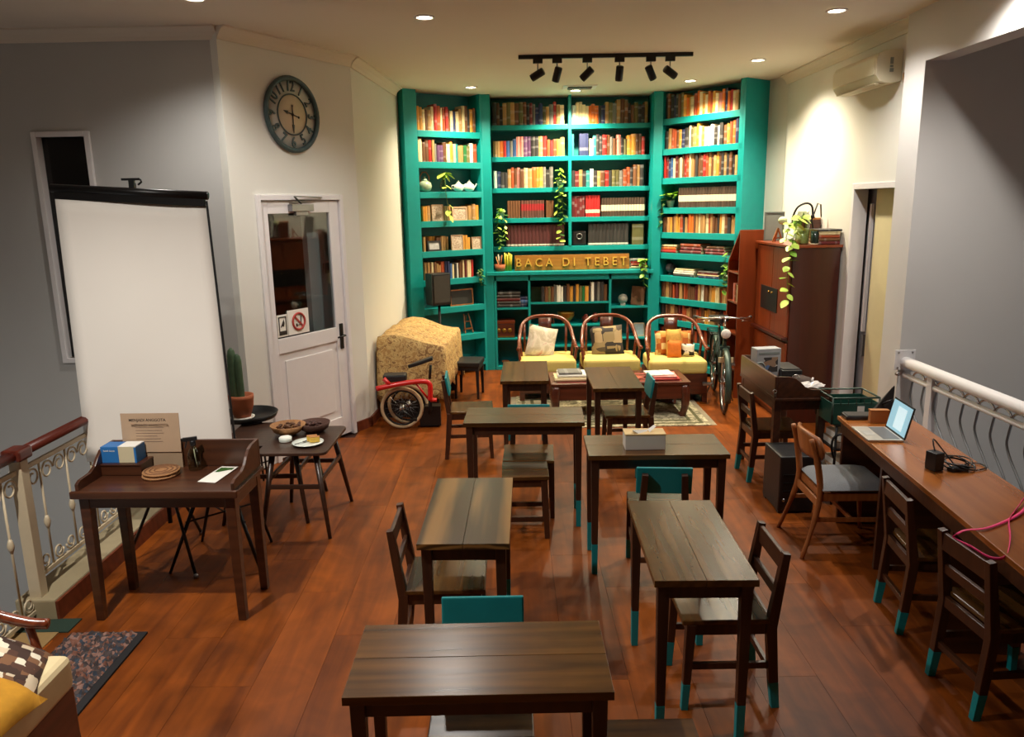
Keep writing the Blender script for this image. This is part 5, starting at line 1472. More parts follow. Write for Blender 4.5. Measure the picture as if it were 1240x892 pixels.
# ------------------------------------------------------------------ red folding bicycle (folded, one wheel in view)
fb = thing('folding_bicycle', 'red folded bicycle with a tan tyred wheel before the covered piano', 'bicycle', (-1.10, 7.36, 0), .05)
def wheel(parent, c, R_, tm, axis='y', spokes=16, rim=None):
    w_ = thing.__globals__['bpy'].data.objects.new('wheel', None)
    COL.objects.link(w_); w_.parent = parent; w_.location = c
    B().ring((0, 0, 0), R_ - .018, .018, axis, 36, 8).obj('tyre', tm, w_)
    B().ring((0, 0, 0), R_ - .042, .010, axis, 36, 6).obj('rim', rim or black_m, w_)
    b = B()
    for i in range(spokes):
        a = 2 * PI * i / spokes
        u, v = math.cos(a) * (R_ - .045), math.sin(a) * (R_ - .045)
        s = .02 * (1 if i % 2 else -1)
        b.tube([(0, s, 0) if axis == 'y' else (s, 0, 0), (u, 0, v) if axis == 'y' else (0, u, v)], .0016, 4)
    b.obj('spokes', steel, w_)
    m = Matrix.Rotation(PI / 2, 4, 'X') if axis == 'y' else Matrix.Rotation(PI / 2, 4, 'Y')
    B().lathe([(.012, -.045), (.026, -.04), (.026, -.03), (.016, -.025), (.016, .025), (.026, .03), (.026, .04), (.012, .045)], 14, m).obj('hub', chrome, w_)
    return w_
wheel(fb, (0, 0, .215), .215, tyre_t)
wheel(fb, (.05, .13, .215), .205, tyre_t)
b = B().tube(smooth([(-.235, -.06, .43), (-.05, -.06, .465), (.10, -.06, .485), (.235, -.06, .49), (.285, -.06, .46), (.29, -.06, .38), (.285, -.06, .30)], 4), .026, 10)
b.tube([(-.09, -.06, .455), (-.16, -.06, .53)], .022, 8)
b.obj('main_frame', red_p, fb)
b = B().tube([(.15, -.05, .475), (.265, -.05, .31)], .011, 6); b.tube([(.285, -.06, .30), (.35, -.06, .30)], .02, 8)
b.obj('frame_stay', red_p, fb)
b = B(); vs = []
b.prism([(-.12, .045), (.02, .05), (.13, .016), (.14, 0), (.13, -.016), (.02, -.05), (-.12, -.045)], 0, .035, Matrix.Translation((.215, -.02, .66)) @ Matrix.Rotation(PI - .32, 4, 'Y') @ Matrix.Rotation(PI, 4, 'X'))
b.obj('saddle', black_l, fb, .012)
B().tube([(.30, 0, .64), (.285, 0, .50)], .014, 8).obj('seat_post', black_m, fb)
b = B().box(-.17, .06, -.05, .10, .485, .56); b.obj('saddle_bag', black_l, fb, .02)
b = B().ring((0, -.06, .215), .075, .006, 'y', 24, 5); b.tube([(0, -.07, .215), (.11, -.08, .12)], .010, 6); b.box(.08, .15, -.12, -.07, .105, .125)
b.obj('crankset', black_m, fb)
b = B().tube([(.285, -.04, .30), (.27, .05, .05)], .02, 8); b.box(.17, .38, -.0, .12, .02, .22)
b.obj('folded_fork', black_m, fb)

# ------------------------------------------------------------------ green town bicycle: local +y is the front (towards the camera after turning)
gb = thing('town_bicycle', 'old green bicycle with swept handlebars and a white head badge', 'bicycle', (2.28, 8.22, 0), PI - R(9))
RW = .33
wheel(gb, (0, .50, RW), RW, black_m, 'x', 24, chrome)
wheel(gb, (0, -.52, RW), RW, black_m, 'x', 24, chrome)
b = B()
b.tube([(0, .36, .88), (0, .40, .66)], .021, 8)
b.tube([(0, .385, .70), (0, -.02, .30)], .016, 8); b.tube([(0, .375, .78), (0, .05, .40), (0, -.10, .42)], .013, 8)
b.tube([(0, -.02, .30), (0, -.16, .80)], .015, 8)
for s in (-1, 1):
    b.tube([(s * .015, -.02, .30), (s * .05, -.52, RW)], .010, 6); b.tube([(s * .012, -.13, .70), (s * .05, -.52, RW)], .008, 6)
b.obj('frame', green_p, gb)
b = B()
for s in (-1, 1): b.tube([(s * .03, .40, .68), (s * .05, .45, .50), (s * .05, .50, RW)], .012, 8)
b.box(-.05, .05, .385, .425, .66, .69)
b.obj('fork', green_p, gb)
def fender(c, a0, a1, parent):
    b = B(); vs = []; n = 14
    for i in range(n + 1):
        a = a0 + (a1 - a0) * i / n
        for x, dr in ((-.032, -.012), (-.018, .004), (.018, .004), (.032, -.012)):
            vs.append((x, c + math.cos(a) * (RW + .022 + dr), RW + math.sin(a) * (RW + .022 + dr)))
    b.add(vs, [(i * 4 + j, i * 4 + j + 1, i * 4 + j + 5, i * 4 + j + 4) for i in range(n) for j in range(3)], True)
    o = b.obj('mudguard', green_p, parent); mo = o.modifiers.new('thick', 'SOLIDIFY'); mo.thickness = .002
fender(.50, R(-25), R(95), gb); fender(-.52, R(20), R(190), gb)
tag(B().box(-.075, .075, .535, .548, .545, .60).obj('number_plate', pal('plate_cream', (206, 190, 150), .5), gb, .004), 'cream plate on the front mudguard')
b = B().tube([(0, .36, .88), (0, .355, .98)], .013, 8)
b.tube(smooth([(-.29, .10, .955), (-.265, .22, .965), (-.17, .36, .975), (-.06, .38, .985), (0, .36, .985), (.06, .38, .985), (.17, .36, .975), (.265, .22, .965), (.29, .10, .955)], 3), .012, 8)
b.obj('handlebar', chrome, gb)
for s in (-1, 1):
    B().tube([(s * .265, .21, .965), (s * .295, .08, .952)], .018, 8).obj('grip', black_l, gb)
    B().tube([(s * .16, .40, .955), (s * .27, .25, .935)], .005, 6).obj('brake_lever', chrome, gb)
b = B().lathe([(.045, 0), (.05, .01), (.035, .06), (.012, .08)], 16, Matrix.Translation((0, .47, .83)) @ Matrix.Rotation(PI / 2, 4, 'X'))
tag(b.obj('headlamp', paper_w, gb), 'white front lamp')
B().bar((0, .40, .80), (0, .46, .81), .014, .014).obj('lamp_bracket', chrome, gb)
b = B(); b.prism([(-.11, -.14), (.11, -.14), (.10, -.02), (.03, .10), (.015, .14), (-.015, .14), (-.03, .10), (-.10, -.02)], .86, .92, Matrix.Translation((0, -.16, 0)))
b.obj('saddle', black_l, gb, .018)
B().tube([(0, -.16, .78), (0, -.17, .87)], .012, 8).obj('seat_post', chrome, gb)
b = B()
for s in (-1, 1): b.tube([(s * .07, -.25, .70), (s * .07, -.75, .70), (s * .06, -.55, RW)], .007, 6)
for y in (-.3, -.45, -.6, -.74): b.tube([(-.07, y, .70), (.07, y, .70)], .006, 6)
b.obj('rear_rack', black_m, gb)
b = B().lathe([(.09, -.004), (.095, 0), (.09, .004)], 24, Matrix.Translation((.05, -.02, .30)) @ Matrix.Rotation(PI / 2, 4, 'Y'))
b.tube([(.07, -.02, .30), (.085, .12, .22)], .009, 6); b.tube([(-.06, -.02, .30), (-.085, -.16, .38)], .009, 6)
b.obj('crankset', chrome, gb)
for s, y, z in ((1, .12, .22), (-1, -.16, .38)):
    B().box(s * .14 - .045, s * .14 + .045, y - .04, y + .04, z - .012, z + .012).obj('pedal', steel, gb, .003)
b = B().tube([(.04, -.05, .28), (.16, -.02, .0)], .009, 6); b.tube([(-.04, -.05, .28), (-.16, -.02, .0)], .009, 6)
b.obj('kickstand', steel, gb)
B().ring((0, .42, .80), .05, .004, 'y', 16, 5).obj('brake_cables', black_m, gb)

# ------------------------------------------------------------------ tall mahogany cabinet on the right wall and the slanted shelf beside it
cb = thing('tall_cabinet', 'tall glossy mahogany cabinet against the right wall', 'cabinet', (2.66, 7.30, 0))
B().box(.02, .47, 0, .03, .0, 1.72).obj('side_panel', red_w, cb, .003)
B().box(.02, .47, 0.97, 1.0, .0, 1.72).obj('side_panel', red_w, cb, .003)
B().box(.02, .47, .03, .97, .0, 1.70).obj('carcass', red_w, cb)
B().box(-.02, -.0+.485, -.015, 1.015, 1.72, 1.745).obj('top', red_l, cb, .004)
B().box(0, .02, .015, .48, .86, 1.71).obj('door', red_l, cb, .004); B().box(0, .02, .49, .985, .86, 1.71).obj('door', red_l, cb, .004)
for i in range(3): B().box(0, .02, .015, 0.985, .06 + i * .25, .30 + i * .25).obj('drawer', red_l, cb, .004)
for y in (.44, .53): B().ball((-.012, y, 1.25), .012).obj('knob', brass, cb)
for i in range(3): B().box(-.012, 0, .42, .58, .16 + i * .25, .18 + i * .25).obj('handle', brass, cb, .002)
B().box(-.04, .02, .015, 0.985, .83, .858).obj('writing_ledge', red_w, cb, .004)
tag(B().box(-.006, 0, .30, .80, 1.06, 1.30).obj('dark_niche', black_p, cb, .002), 'dark recessed panel in the front')
sh = thing('slanted_shelf', 'mahogany shelf unit with a slanted top between cabinet and bookcase', 'shelf', (2.48, 8.33, 0))
m = Matrix(((0, 0, 1, 0), (1, 0, 0, 0), (0, 1, 0, 0), (0, 0, 0, 1)))
B().box(0, .34, 0, .02, 0, 1.86).obj('side_panel', red_l, sh, .003); B().box(0, .34, .40, .42, 0, 1.52).obj('side_panel', red_l, sh, .003)
B().prism([(.02, 0), (.40, 0), (.40, 1.52), (.02, 1.85)], .32, .34, m).obj('back_panel', red_w, sh)
B().prism([(.02, 1.83), (.40, 1.50), (.40, 1.525), (.02, 1.86)], 0, .32, m).obj('slanted_top', red_l, sh)
for z in (.3, .7, 1.05, 1.38): B().box(.005, .32, .02, .40, z, z + .02).obj('shelf', red_l, sh, .002)
for i, c in enumerate(('cream', 'brown', 'rust', 'pink')):
    o = bpy.data.objects.new('book', BOOKME[c]); COL.objects.link(o)
    o.location = (2.56, 8.40 + .045 * i, 1.071); o.rotation_euler = (0, 0, -H2); o.scale = (.035, .13, .19 + .01 * (i % 2))
    tag(o, '%s book, %s from the front on the slanted mahogany shelf' % (c, ORD[i]), 'book', 'books on the slanted shelf')
# on top of the cabinet
ZT = 1.746
t = thing('glass_jar', 'tall clear glass jar with pothos stems on the mahogany cabinet', 'jar', (2.83, 7.50, ZT))
B().lathe([(.001, .004), (.062, .004), (.066, .012), (.066, .27), (.05, .29), (.05, .31), (.054, .31)], 22, cap=False).obj('jar', jar_g, t)
B().lathe([(.06, .008), (.06, .15), (.001, .15)], 20, cap=False).obj('water', pal('pale_water', (186, 196, 132), .2, var=.3, scale=40), t)
b = B()
for i in range(5): b.tube(smooth([(.02 * math.cos(i), .02 * math.sin(i), .02), (.035 * math.cos(i * 2.), .03 * math.sin(i * 2.), .15), (.0, 0, .30)], 3), .004, 5)
b.obj('roots', stem_m, t)
t = thing('hanging_pothos', 'lime green pothos hanging down the front corner of the mahogany cabinet', 'plant', (2.67, 7.33, ZT))
vine(t, [(.15, .15, .27), (.06, .05, .24), (.02, -.02, .12), (-.01, -.04, .0), (-.035, -.05, -.14), (-.04, -.05, -.30), (-.03, -.05, -.46), (-.02, -.045, -.55)], .095, .055, ('lime', 'lime', 'mid'), seed=21, out=(-.3, -1, 0))
vine(t, [(.15, .15, .27), (.02, .12, .2), (-.02, .10, .06), (0.0, .02, .05)], .09, .05, ('lime', 'mid'), seed=22, out=(-.5, -1, 0))
for i, (ln, dp, h, c) in enumerate(((.20, .26, .03, 'maroon'), (.2, .26, .03, 'brown'), (.2, .25, .028, 'rust'), (.2, .25, .02, 'cream'), (.21, .25, .014, 'cream'), (.23, .26, .018, 'charcoal'))):
    lying('%s book, %s in the pile on the mahogany cabinet' % (c, ['lowest', 'second from bottom', 'third from bottom', 'fourth from bottom', 'second from top', 'topmost'][i]), (3.02, 7.45, ZT + sum((.03, .03, .028, .02, .014, .018)[:i]) + .0005 * i), .02, ln, dp, h, c, 'pile of books on the mahogany cabinet')
picture('grey_board', 'grey board leaning at the left end of the cabinet top', 'picture', (2.80, 8.22, ZT), R(-20), .20, .30, pal('frame_grey', (92, 96, 92), .5), pal('board_grey', (112, 116, 110), .6), .1, .015)
t = thing('wooden_stand', 'small orange wooden easel on the mahogany cabinet', 'easel', (2.76, 7.98, ZT))
b = B(); b.bar((-.05, 0, 0), (0, .0, .14), .014, .014); b.bar((.05, 0, 0), (0, .0, .14), .014, .014); b.bar((-.035, 0, .04), (.035, 0, .04), .012, .012)
b.obj('frame', honey_w, t); B().bar((0, 0, .13), (0, .08, 0), .012, .012).obj('rear_leg', honey_w, t)
t = thing('desk_lamp', 'black gooseneck lamp arching over the cabinet top', 'lamp', (2.92, 7.72, ZT))
B().lathe([(.06, 0), (.06, .012), (.02, .02), (.001, .02)], 18).obj('base', black_m, t)
B().tube(smooth([(0, 0, .015), (-.10, .02, .18), (-.08, .0, .33), (.0, -.02, .385), (.06, -.03, .36), (.075, -.03, .28)], 4), .010, 8).obj('gooseneck', black_m, t)
B().lathe([(.012, .04), (.024, .0), (.020, 0)], 14, Matrix.Translation((.075, -.03, .24))).obj('lamp_head', black_m, t)
t = thing('lamp_arm', 'thin black bent lamp arm with a silver tip right of the gooseneck lamp', 'lamp', (3.05, 7.72, ZT))
B().lathe([(.05, 0), (.05, .012), (.001, .012)], 16).obj('base', black_m, t)
B().tube([(0, 0, .01), (-.05, 0, .22), (.0, 0, .385), (.03, 0, .37), (.042, 0, .25)], .008, 8).obj('arm', black_m, t); B().tube([(.042, 0, .25), (.045, 0, .17)], .004, 6).obj('tip', chrome, t)
t = thing('dark_box', 'brown box behind the jar on the mahogany cabinet', 'box', (3.04, 7.90, ZT))
B().box(-.07, .10, -.06, .08, 0, .22).obj('body', rose_d, t, .004); B().box(-.075, .105, -.065, .085, .22, .24).obj('lid', tan_c, t, .003)
t = thing('green_glass', 'dark green glass with a pale base beside the pile of books on the cabinet', 'glass', (2.90, 7.36, ZT))
B().lathe([(.03, .012), (.036, .03), (.038, .13), (.034, .13), (.03, .03)], 18, cap=False).obj('glass', pal('bottle_green', (28, 44, 38), .15), t); B().lathe([(.042, 0), (.042, .012), (.001, .012)], 18).obj('foot', cream_p, t)
t = thing('white_bloom', 'pale lime flower head at the left of the cabinet top plants', 'plant', (2.74, 7.75, ZT))
B().tube([(0, 0, 0), (-.02, -.01, .20)], .004, 5).obj('stem', stem_m, t); B().ball((-.02, -.01, .22), .045, .04, .04).obj('bloom', pal('pale_bloom', (216, 226, 170), .6, var=.15, scale=40), t)

# ------------------------------------------------------------------ air conditioner
ac_ = thing('air_conditioner', 'white wall mounted air conditioner high on the right wall', 'air conditioner', (3.148, 6.86, 3.19))
pr = [(0, -.11), (-.09, -.125), (-.17, -.11), (-.205, -.06), (-.21, .06), (-.19, .105), (-.13, .13), (0, .13)]
m = Matrix(((1, 0, 0, 0), (0, 0, 1, 0), (0, 1, 0, 0), (0, 0, 0, 1)))
ivory = pal('ivory_plastic', (216, 208, 182), .4, var=.03)
B().prism(pr, -.42, .42, m).obj('body', ivory, ac_, .008)
B().box(-.214, -.204, -.40, .40, -.055, .075).obj('front_panel', ivory, ac_, .003)
B().box(-.19, -.10, -.37, .37, -.124, -.112, Matrix.Rotation(.0, 4, 'Y')).obj('louvre', pal('ivory_flap', (190, 178, 146), .5), ac_, .002)
b = B().box(-.10, -.075, -.424, -.42, .02, .07); b.box(-.10, -.07, -.424, -.42, -.04, -.012); b.box(-.10, -.075, -.424, -.42, -.005, .012)
b.obj('side_print', grime, ac_)
b = B().tube([(-.0, -.46, -.06), (-.01, -.48, -.10), (-.01, -.50, -.13)], .014, 6)
tag(b.obj('pipe_elbow', pal('pipe_tan', (176, 140, 100), .6), ac_), 'tan drain pipe stub')
B().tube([(-.006, -.52, .31), (-.006, -.52, -.08)], .006, 6).obj('pipe', white_p, ac_)

# ------------------------------------------------------------------ long bench along the right railing (local +y runs away from the camera)
BP0 = Vector((1.973, 2.732)); BDIR = (Vector((2.175, 4.94)) - BP0).normalized(); BA = math.atan2(BDIR.y, BDIR.x) - H2
bn = thing('long_bench_table', 'long glossy orange brown counter along the white railing', 'table', (BP0.x, BP0.y, 0), BA)
B().box(0, .45, -.9, 2.22, .722, .75).obj('top', bench_w, bn, .004)
B().box(.02, .04, -.88, 2.20, .64, .722).obj('apron', chair_w, bn, .003)
B().box(.40, .43, -.88, 2.20, .10, .722).obj('back_panel', desk_w, bn, .003)
for y in (-.8, .62, 1.49, 2.17):
    B().box(.03, .40, y, y + .028, 0, .722).obj('support_panel', desk_w, bn, .003)
bm_ = Matrix.Translation((BP0.x, BP0.y, 0)) @ Matrix.Rotation(BA, 4, 'Z')
t = thing('laptop', 'open silver laptop with a lit screen on the long counter', 'laptop', (2.23, 4.49, .751), BA + R(-90) + .0)
# local: user sits at -y side, screen at +y
B().box(-.145, .145, -.105, .10, 0, .014).obj('base', pal('laptop_silver', (190, 186, 178), .35, metal=.5), t, .004)
B().box(-.125, .125, -.01, .085, .014, .0152).obj('keyboard', pal('keys_grey', (92, 92, 94), .5), t); B().box(-.045, .045, -.085, -.025, .014, .0146).obj('touchpad', pal('pad_grey', (170, 168, 162), .4), t)
lm = Matrix.Translation((0, .10, .012)) @ Matrix.Rotation(-.22, 4, 'X')
ld_ = B().box(-.145, .145, 0, .008, 0, .20, lm).obj('lid', black_p, t, .003)
B().box(-.135, .135, -.001, .0, .012, .19, lm).obj('display', screen_e, ld_); B().box(-.05, .075, -.0018, -.001, .03, .165, lm).obj('document', screen_e2, ld_)
t = thing('envelope_box', 'small tan cardboard box behind the laptop', 'box', (2.36, 4.76, .751), BA)
B().box(-.055, .06, -.02, .02, 0, .085).obj('carton', tan_c, t, .002); B().box(-.057, .062, -.022, .022, .078, .087).obj('flap', pal('tan_flap', (170, 112, 62), .8), t)
t = thing('power_adapter', 'black power adapter with coiled cable on the long counter', 'adapter', (2.24, 3.87, .751), .3)
B().box(-.03, .03, -.035, .035, 0, .10).obj('adapter_brick', black_p, t, .006)
pts = []
for i in range(60):
    a = i * .38; r = .07 + .012 * math.sin(i * .9)
    pts.append((.14 + r * math.cos(a) * 1.1, -.02 + r * math.sin(a), .006 + .035 * abs(math.sin(i * .21))))
pts += [(.24, .0, .006), (.29, -.03, .006), (.26, -.09, .006), (.18, -.10, .006)]
b = B().tube(smooth(pts, 2), .004, 6); b.tube(smooth([(0, 0, .09), (.03, .05, .15), (.09, .03, .08), (.1, -.04, .02)], 4), .004, 6)
b.obj('cable', black_p, t)
B().box(.05, .16, -.075, -.035, 0, .022).obj('plug_block', black_p, t, .004)
b = B(); pts = smooth([(1.925, 3.10, .735), (1.92, 3.11, .71), (1.93, 3.0, .722), (1.94, 2.89, .727), (1.99, 2.87, .74), (2.09, 3.0, .759), (2.20, 3.18, .759), (2.34, 3.33, .762), (2.48, 3.46, .80)], 4)
b.tube(pts, .009, 6, flat=(.25, 1))
pts = smooth([(1.925, 3.10, .735), (1.96, 3.10, .752), (2.04, 3.10, .758), (2.14, 3.15, .758), (2.28, 3.24, .760), (2.38, 3.33, .768), (2.48, 3.45, .80)], 4)
b.tube(pts, .008, 6, flat=(.25, 1))
tag(b.obj('pink_strap', pink_p), 'bright pink strap looped over chair back onto the long counter', 'strap')
# grey seated honey chair, facing +x
hc = thing('grey_seat_chair', 'honey wood chair with a grey upholstered seat at the counter', 'chair', (2.08, 4.60, 0), -H2 - R(2))
b = B(); pillow(b, .44, .43, .075, Matrix.Translation((0, .02, .435)) @ Matrix.Rotation(PI / 2, 4, 'X'), 10, .0)
b.obj('seat_pad', grey_f, hc)
b = B(); b.box(-.19, .19, .19, .21, .36, .41); b.box(-.19, .19, -.19, -.17, .36, .41); b.box(-.20, -.18, -.19, .2, .36, .41); b.box(.18, .20, -.19, .2, .36, .41)
b.obj('seat_rail', honey_w, hc, .004)
for s in (-1, 1):
    B().tube(smooth([(s * .235, -.30, 0), (s * .205, -.225, .25), (s * .19, -.20, .42), (s * .185, -.225, .60), (s * .165, -.265, .745)], 4), [.014] * 4 + [.019] * 5 + [.021] * 4 + [.016] * 4, 8).obj('rear_leg', honey_w, hc)
    B().tube([(s * .19, .19, .40), (s * .215, .235, 0)], [.021, .013], 8).obj('front_leg', honey_w, hc)
    B().bar((s * .2, -.22, .24), (s * .2, .2, .24), .014, .028).obj('stretcher', honey_w, hc, .003)
    
B().bar((-.2, 0, .24), (.2, 0, .24), .014, .028).obj('stretcher', honey_w, hc, .003)
B().bar((-.195, -.205, .34), (.195, -.205, .34), .016, .05).obj('stretcher', honey_w, hc, .003)
b = B(); vs = []; nx = 12
for k, (zz, w_) in enumerate(((.60, .17), (.625, .20), (.66, .215), (.70, .215), (.735, .20), (.76, .17))):
    for i in range(nx + 1):
        u = i / nx * 2 - 1
        vs.append((u * w_, -.20 - .055 * (1 - u * u) - .16 * (zz - .6), zz + .012 * (1 - u * u)))
b.add(vs, [(k * (nx + 1) + i, k * (nx + 1) + i + 1, (k + 1) * (nx + 1) + i + 1, (k + 1) * (nx + 1) + i) for k in range(5) for i in range(nx)], True)
o = b.obj('curved_backrest', honey_w, hc); mo = o.modifiers.new('thick', 'SOLIDIFY'); mo.thickness = .02
# black speaker box on the floor
t = thing('subwoofer', 'black floor standing box between gallery desk and grey seat chair', 'speaker', (1.985, 5.24, 0), 0)
B().box(-.125, .125, -.17, .17, .015, .42).obj('cabinet', black_l, t, .012)
b = B()
for x in (-.1, .1):
    for y in (-.14, .14): b.box(x - .02, x + .02, y - .02, y + .02, 0, .016)
b.obj('feet', black_p, t)
for z in (.16, .22, .28): B().box(-.10, .10, -.176, -.17, z, z + .012).obj('front_slot', black_m, t, .002)
B().ball((-.09, -.172, .10), .012, .006, .012).obj('silver_badge', steel, t)
# trolley and green crate
tr = thing('wire_trolley', 'black metal trolley of papers holding the green crate', 'trolley', (2.46, 5.36, 0))
b = B()
for x in (-.16, .16):
    for y in (-.14, .14): b.tube([(x, y, 0), (x, y, .60)], .010, 6)
b.obj('posts', black_m, tr)
for z in (.22, .42, .60):
    B().box(-.17, .17, -.15, .15, z - .012, z).obj('shelf', black_m, tr, .003)
b = B().tube(smooth([(-.17, -.15, .36), (-.19, -.15, .44), (-.17, -.15, .52), (-.05, -.15, .54), (.0, -.15, .50)], 4), .009, 6)
b.obj('curved_handle', black_m, tr)
for z, n_ in ((.42, 'upper'), (.22, 'middle')):
    for k in range(2):
        t = thing('paper_bundle', 'white paper bundle on the %s shelf of the black trolley, %s one' % (n_, ('lower', 'top')[k]), 'papers', (2.44 + .02 * k, 5.34, z + .001 + .05 * k), .06 * k, 'papers on the trolley')
        B().box(-.13, .13, -.11, .12, 0, .044).obj('sheets', paper_w, t, .002); B().box(-.13, .13, -.11, .12, .044, .049).obj('cover', paper_k, t)
cr_ = thing('green_crate', 'green folding crate with wire rim on the black trolley', 'crate', (2.43, 5.37, .602))
b = B()
w2, d2, h2 = .165, .14, .19
b.box(-w2, w2, -d2, d2, 0, .012)
b.box(-w2, w2, -d2, -d2 + .006, .012, h2 * .8); b.box(-w2, w2, d2 - .006, d2, .012, h2 * .8); b.box(-w2, -w2 + .006, -d2, d2, .012, h2 * .8); b.box(w2 - .006, w2, -d2, d2, .012, h2 * .8)
b.obj('panels', crate_m, cr_, .002)
b = B()
b.tube([(-w2, -d2, h2), (w2, -d2, h2), (w2, d2, h2), (-w2, d2, h2)], .007, 6, closed=True)
for x in (-w2, w2):
    for y in (-d2, d2): b.tube([(x, y, 0), (x, y, h2)], .007, 6)
for i in range(7): b.tube([(-w2 + .055 * i, -d2, h2 * .75), (-w2 + .055 * i, -d2, h2)], .003, 5)
b.obj('rim', green_p, cr_)
tag(B().box(.01, .06, -d2 - .004, -d2, .06, .13).obj('label', paper_w, cr_), 'white paper labels'); B().box(-.05, -.02, -d2 - .004, -d2, .06, .09).obj('label', paper_w, cr_)
t = thing('black_folder', 'flat black folder lying at the far end of the long counter', 'folder', (2.36, 4.86, .751), BA)
B().box(-.17, .12, -.05, .065, 0, .025).obj('folder', black_p, t, .006); B().box(-.16, .11, -.045, .06, .025, .029).obj('flap', black_l, t, .003)
t = thing('black_tote', 'pointed black fabric bag standing at the wall end of the counter', 'bag', (2.52, 5.12, .751), 0)
t.location = (2.45, 4.87, .751)
b = B().add([(-.10, -.03, 0), (.06, -.03, 0), (.06, .05, 0), (-.10, .05, 0), (-.06, -.01, .07), (.055, -.01, .12), (.06, .03, .12), (-.05, .03, .07), (.065, .01, .23)], [(3, 2, 1, 0), (0, 1, 5, 4), (1, 2, 6, 5), (2, 3, 7, 6), (3, 0, 4, 7), (4, 5, 8), (5, 6, 8), (6, 7, 8), (7, 4, 8)])
b.obj('cloth', black_l, t, .006); B().tube([(-.02, .0, .09), (.0, -.04, .12), (.04, -.03, .13)], .006, 5).obj('strap', black_p, t)
# things on the right gallery desk
DZ = .752
t = thing('sewing_machine_box', 'grey boxed machine picture carton standing on the right gallery desk', 'carton', (2.06, 6.08, DZ), R(8))
B().box(-.10, .105, -.05, .06, 0, .25, Matrix.Rotation(-.0, 4, 'X')).obj('carton', pal('carton_grey', (168, 168, 168), .5, var=.05), t, .003)
tag(B().box(-.04, .08, -.052, -.05, .06, .18).obj('printed_picture', patterned('machine_print', [(60, 54, 52), (150, 120, 96), (96, 120, 160), (200, 196, 190)], 28), t), 'printed picture of a machine')
b = B(); b.ring((-.07, -.052, .10), .04, .006, 'y', 18, 5); b.box(-.085, .09, -.053, -.05, .205, .222)
b.obj('printed_marks', grime, t)
t = thing('printer', 'low black printer on the right gallery desk', 'printer', (2.23, 6.10, DZ), 0)
B().box(-.07, .09, -.14, .17, 0, .085).obj('body', black_p, t, .01); B().box(-.06, .08, -.12, .15, .085, .094).obj('lid', black_l, t, .004)
t = thing('paper_mask', 'white paper with a black spot hanging over gallery desk edge', 'paper', (2.20, 5.80, DZ), 0)
B().prism([(-.06, .05), (-.035, -.03), (.0, -.055), (.035, -.04), (.06, .03), (.03, .02), (.0, .0), (-.03, .03)], .001, .012).obj('sheet', paper_w, t); B().box(-.005, .015, -.02, .01, .012, .016).obj('spot', black_p, t)
t = thing('dark_scarf', 'crumpled dark cloth behind the white paper on the right gallery desk', 'cloth', (2.29, 5.84, DZ), 0)
b = B().ball((0, 0, .03), .07, .09, .03); b.ball((.0, .09, .025), .06, .06, .028); b.obj('cloth', pal('dark_cloth', (60, 46, 40), .9, var=.3, scale=40), t); B().ring((-.07, -.01, .05), .03, .004, 'y', 14, 5).obj('clip', chrome, t)
t = thing('plastic_bag', 'crumpled clear plastic bag at the near end of the right gallery desk', 'bag', (2.26, 5.62, DZ), .3)
b = B(); rn = random.Random(12); vs = []
for k in range(6):
    for i in range(12):
        a = 2 * PI * i / 12; r = .10 * math.sin(PI * (k + .5) / 6) * rn.uniform(.8, 1.15)
        vs.append((r * 1.2 * math.cos(a), r * .8 * math.sin(a), .005 + .06 * k / 5 + rn.uniform(0, .012)))
b.add(vs, [(k * 12 + i, k * 12 + (i + 1) % 12, (k + 1) * 12 + (i + 1) % 12, (k + 1) * 12 + i) for k in range(5) for i in range(12)])
b.obj('film', bag_m, t); B().tube([(0, 0, .06), (.02, .01, .10)], .008, 6).obj('knot', bag_m, t)
t = thing('desk_keys', 'little silver keys hanging in the left panel lock of the right gallery desk', 'keys', (1.918, 5.44, .80), 0)
B().ring((0, -.012, .0), .014, .0025, 'y', 14, 5).obj('ring', chrome, t); B().box(-.004, .004, -.014, -.011, -.055, -.012).obj('key', chrome, t); B().box(.006, .012, -.014, -.011, -.045, -.012).obj('key', chrome, t)

# ------------------------------------------------------------------ left iron railing
lr = thing('iron_railing', 'cream scrolled iron railing with a dark wooden handrail at the left stairwell', 'railing', (-2.62, 3.86, 0))
B().tube([(0, -2.6, .93), (0, 0, .93)], .036, 10, flat=(.75, 1)).obj('handrail', rail_w, lr)
B().tube([(0, 0, .93), (0, 2.30, .93)], .036, 10, flat=(.75, 1)).obj('handrail', rail_w, lr)
B().box(-.05, .05, -.06, .06, .90, .965).obj('rail_cap', rail_w, lr, .014)
B().box(-.032, .032, -.032, .032, 0, .90).obj('newel_post', cream_p, lr, .004)
B().box(-.05, .05, -.05, .05, 0, .03).obj('post_foot', cream_p, lr, .004)
def scroll(c, r, s, parent_b, up=1):
    pts = []
    for i in range(22):
        a = i / 21 * 2.6 * PI
        q = r * (1 - .62 * i / 21)
        pts.append((c[0], c[1] + s * q * math.cos(a), c[2] + up * q * math.sin(a)))
    parent_b.tube(pts, .006, 5)
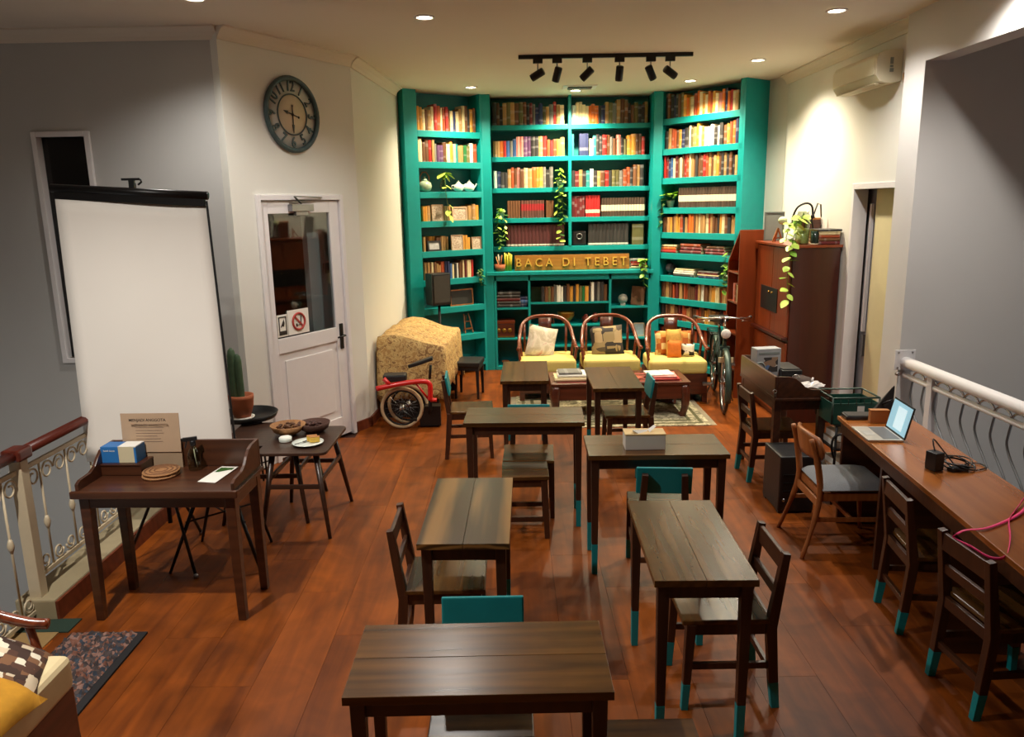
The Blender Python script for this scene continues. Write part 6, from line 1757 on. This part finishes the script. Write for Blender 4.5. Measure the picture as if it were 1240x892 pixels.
def panel(y0, y1, zl, zh, n):
    b = B()
    b.box(-.010, .010, y0, y1, zh - .012, zh + .012); b.box(-.010, .010, y0, y1, zl - .012, zl + .012)
    b.obj('rail_bar', cream_p, lr, .002)
    st_ = (y1 - y0) / n
    for i in range(n):
        y = y0 + st_ * (i + .5)
        q = B().tube([(0, y, zl), (0, y, zh)], .007, 6)
        q.lathe([(.007, .44), (.014, .46), (.018, .48), (.014, .50), (.007, .52)], 8, Matrix.Translation((0, y, 0)))
        bl = q.obj('baluster', cream_p, lr)
        for s in (-1, 1):
            sb = B(); scroll((0, y + s * st_ * .26, zh - .075), .055, s, sb); sb.obj('scroll', cream_p, bl)
            sb = B(); scroll((0, y + s * st_ * .26, zl + .06), .045, s, sb, -1); sb.obj('scroll', cream_p, bl)
panel(.04, 2.28, .22, .84, 9)
panel(-2.4, -.04, .05, .84, 10)

# ------------------------------------------------------------------ right white railing
wr = thing('white_railing', 'white tubular railing with wavy balusters at the right stair opening', 'railing', (3.10, 5.90, 0))
B().tube([(0, -.01, .905), (0, -7.4, .905)], .042, 14).obj('top_rail', white_p, wr)
B().tube([(0, -.01, .80), (0, -7.4, .80)], .022, 10).obj('mid_rail', white_p, wr)
B().tube([(0, -.01, .14), (0, -7.4, .14)], .020, 8).obj('bottom_rail', white_p, wr)
B().box(-.085, .075, -.008, 0, .84, 1.0).obj('wall_plate', white_p, wr, .003)
b = B()
for x in (-.06, .05):
    for z in (.86, .98): b.ball((x, -.010, z), .008, .005, .008, 8, 5)
b.tube([(-.06, -.004, .81), (-.06, -.03, .81)], .015, 8)
b.obj('bolts', chrome, wr)
for y in (-.42, -2.6, -4.9):
    B().box(-.028, .028, y - .035, y + .035, .06, .87).obj('post', white_p, wr, .004)
i = 0; y = -.14
while y > -5.2:
    if min(abs(y - q) for q in (-.42, -2.6, -4.9)) > .06:
        b = B().tube(smooth([(0, y, .78), (0, y + .015, .71), (0, y + .02, .64), (0, y - .03, .56), (0, y - .11, .48), (0, y - .18, .40), (0, y - .21, .30), (0, y - .19, .16)], 3), .009, 6)
        bl = b.obj('baluster', pal('grey_rod', (128, 130, 132), .4, metal=.2) if 'grey_rod' not in MATS else MATS['grey_rod'], wr)
        if y - .17 > -5.2:
            pts = [(0, y - .085 + .085 * math.cos(PI * k / 8), .805 + .06 * math.sin(PI * k / 8)) for k in range(9)]
            B().tube(pts, .008, 6).obj('loop', chrome, bl)
    y -= .17; i += 1
